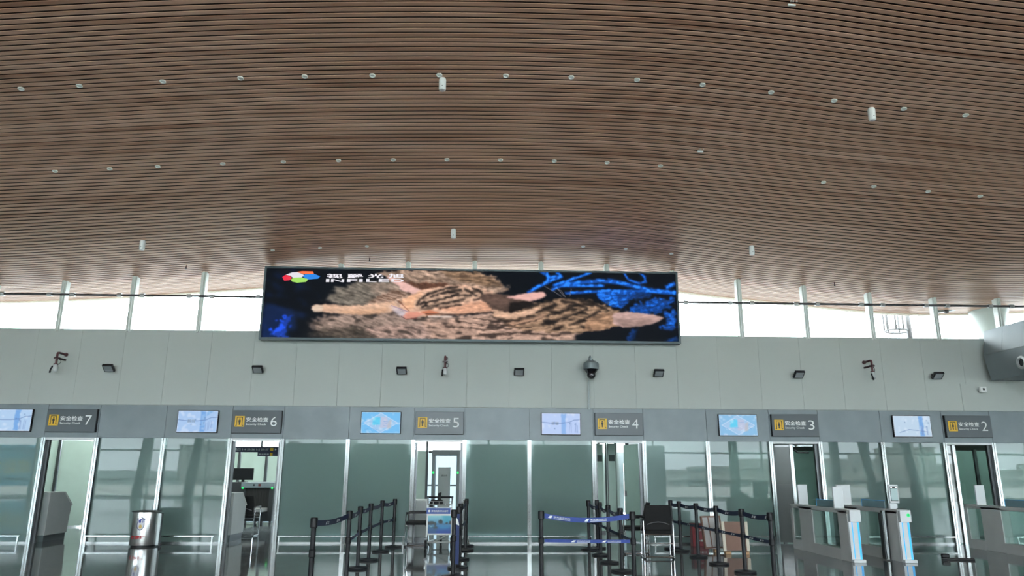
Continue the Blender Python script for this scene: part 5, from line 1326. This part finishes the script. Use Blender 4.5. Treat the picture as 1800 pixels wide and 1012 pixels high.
lean = Matrix.Translation((0, 0, 0.06)) @ Matrix.Rotation(math.radians(-9), 4, 'X')
MB().box(-0.21, 0.21, -0.008, 0.008, 0.02, 0.60, lean).build('panel', mat('panel_pale_grey', (0.50, 0.50, 0.50), 0.5, var=0.05), t, smooth=0)
MB().box(-0.235, -0.205, -0.02, 0.02, 0, 0.62, lean).box(0.205, 0.235, -0.02, 0.02, 0, 0.62, lean).box(-0.205, 0.205, -0.02, 0.02, 0.59, 0.62, lean).box(-0.205, 0.205, -0.02, 0.02, 0, 0.03, lean).box(-0.07, -0.05, -0.018, 0.018, 0.03, 0.59, lean).build('frame', BROWN, t, smooth=0)
t = thing('floor_stand', 'black L-shaped stand lying on the floor before security check 2', 'stand', (8.62, 13.80, 0), -0.35)
MB().box(-0.27, 0.26, -0.05, 0.05, 0.0, 0.035).build('foot', BLACK, t, bevel=0.01); MB().box(-0.27, -0.14, -0.05, 0.05, 0.03, 0.10).build('socket', BLACK, t, bevel=0.015)

# ================================================================== automatic gates
GATE = mat('gate_grey_metal', (0.60, 0.605, 0.60), 0.4, 0.1, var=0.04)
GATEW = mat('gate_white', (0.60, 0.63, 0.65), 0.35, var=0.03)
GGLASS = clear_glass('gate_glass', (0.86, 0.93, 0.91), 1.3)
BLUEL = mat('blue_light_strip', (0.02, 0.1, 0.2), 0.4, var=0.0, emit=srgb(0, 176, 255), es=1.1 / EXPO)
def gate(x, y0, y1, lab, screen):
    t = thing('automatic_gate', lab, 'gate', (x, y0, 0), group='automatic boarding gates')
    Lg = y1 - y0; w = 0.10; H = 0.89
    MB().box(-w, w, 0.0, 0.36, 0.0, H - 0.03).build('front_post', GATE, t, bevel=0.004)
    MB().box(-w, w, 1.45, 2.05, 0.0, H - 0.03).build('middle_post', GATE, t, bevel=0.004)
    MB().box(-w, w, Lg - 0.10, Lg, 0.0, H - 0.03).build('rear_post', GATE, t, bevel=0.004)
    for a, b2 in ((0.36, 1.45), (2.05, Lg - 0.10)): MB().box(-w, w, a, b2, 0.0, 0.19).build('lower_rail', GATE, t, smooth=0)
    MB().box(-w, w, -0.02, Lg, H - 0.075, H).build('top_rail', GATE, t, bevel=0.006)
    sl = MB()
    for k in range(3): sl.box(-0.02, 0.02, 0.45 + 0.3 * k, 0.70 + 0.3 * k, H, H + 0.004)
    sl.build('top_slot', BLACK, t, smooth=0)
    for a, b2 in ((0.36, 1.45), (2.05, Lg - 0.10)):
        for s in (-1, 1): MB().box(s * 0.08 - 0.004, s * 0.08 + 0.004, a, b2, 0.19, H - 0.075).build('side_glass', GGLASS, t, smooth=0)
    hd = MB().box(-w + 0.005, w + 0.005, -0.10, 0.0, 0.68, H - 0.005).build('front_head', GATEW, t, bevel=0.006)
    lp = MB().box(-w + 0.005, w - 0.005, -0.03, 0.0, 0.05, 0.68).build('light_panel', GATEW, t, smooth=0)
    MB().box(-0.045, -0.03, -0.034, -0.03, 0.06, 0.67).build('light_strip', BLUEL, lp, smooth=0)
    MB().box(0.055, 0.088, -0.034, -0.03, 0.03, 0.67).build('light_strip', BLUEL, lp, smooth=0)
    MB().box(-w, w + 0.02, -0.10, 0.0, 0.0, 0.05).build('foot', GATEW, t, bevel=0.008)
    if screen:
        MB().lathe([(0.030, 0), (0.030, 0.004)], (0.05, -0.104, 0.80), 20, Matrix.Rotation(-math.pi / 2, 4, 'X')).build('go_lamp', mat('go_green', (0, 0.15, 0.05), 0.4, var=0.0, emit=(0.0, 0.62, 0.16), es=1.0), hd, smooth=0)
        MB().prism([(0.035, 0.80), (0.047, 0.785), (0.067, 0.815), (0.062, 0.818), (0.047, 0.796), (0.04, 0.805)], 'y', -0.1095, -0.106).build('tick_mark', PICTO, hd, smooth=0)
        tm = MB().box(-0.085, 0.095, 0.20, 0.25, H + 0.10, H + 0.43).build('face_terminal', GATEW, t, bevel=0.012)
        MB().box(-0.06, 0.072, 0.195, 0.20, H + 0.14, H + 0.40).build('terminal_bezel', BLACK, tm, smooth=0)
        MB().box(-0.055, 0.067, 0.190, 0.195, H + 0.15, H + 0.36).build('terminal_display', mat('terminal_glow', (0.05, 0.08, 0.08), 0.2, emit=srgb(118, 150, 152), es=0.75 / EXPO), tm, smooth=0)
        MB().box(-0.05, -0.025, 0.190, 0.195, H + 0.37, H + 0.392).box(0.035, 0.06, 0.190, 0.195, H + 0.37, H + 0.392).build('terminal_lamp', mat('lamp_white', (0.3, 0.3, 0.3), 0.4, emit=(1, 1, 1), es=1.2), tm, smooth=0)
        MB().box(-0.09, 0.05, 0.21, 0.27, H, H + 0.10).build('terminal_bracket', GATEW, t, bevel=0.006)
        MB().box(0.0, 0.10, 0.02, 0.17, H, H + 0.015).build('reader_pad', BLACK, t, bevel=0.004)
        MB().lathe([(0.05, 0.02), (0.05, 0.86)], (-0.17, 0.32, 0), 20).build('hinge_drum', STEEL, t)
        MB().box(-0.22, -0.18, 0.30, 0.42, 0.02, 0.82).build('hinge_cover', STEEL_DARK, t, smooth=0)
    else:
        tm = MB().box(-0.115, 0.075, 0.42, 0.46, H, H + 0.39).build('face_terminal', GATEW, t, bevel=0.008)
        MB().box(-0.02, 0.10, 0.47, 0.51, H + 0.06, H + 0.42).build('terminal_ring', GATEW, tm, bevel=0.01)
    MB().box(-0.09, 0.11, Lg - 0.45, Lg - 0.41, H, H + 0.40).build('rear_terminal', GATEW, t, bevel=0.008)
    wg = MB().box(-0.005, 0.005, 0.55, 1.40, H, H + 0.13).build('glass_wing', mat('wing_glass_blue', (0.20, 0.32, 0.36), 0.1, trans=0.0, var=0.0), t, smooth=0)
    MB().box(-0.007, 0.007, 1.40, 1.415, H, H + 0.135).box(-0.007, 0.007, 0.55, 1.40, H + 0.13, H + 0.136).build('wing_edge', mat('wing_edge_blue', (0.03, 0.22, 0.42), 0.3, emit=(0.02, 0.25, 0.55), es=0.5), wg, smooth=0)
    return t
gate(6.58, 13.46, 15.95, 'grey automatic gate nearest the belt posts with plain white head', False)
gate(7.47, 13.42, 15.92, 'grey automatic gate with a face screen and green tick lamp', True)
gate(10.40, 13.46, 16.05, 'grey automatic gate cut by the right edge of the view', False)
print('objects', len(bpy.data.objects))
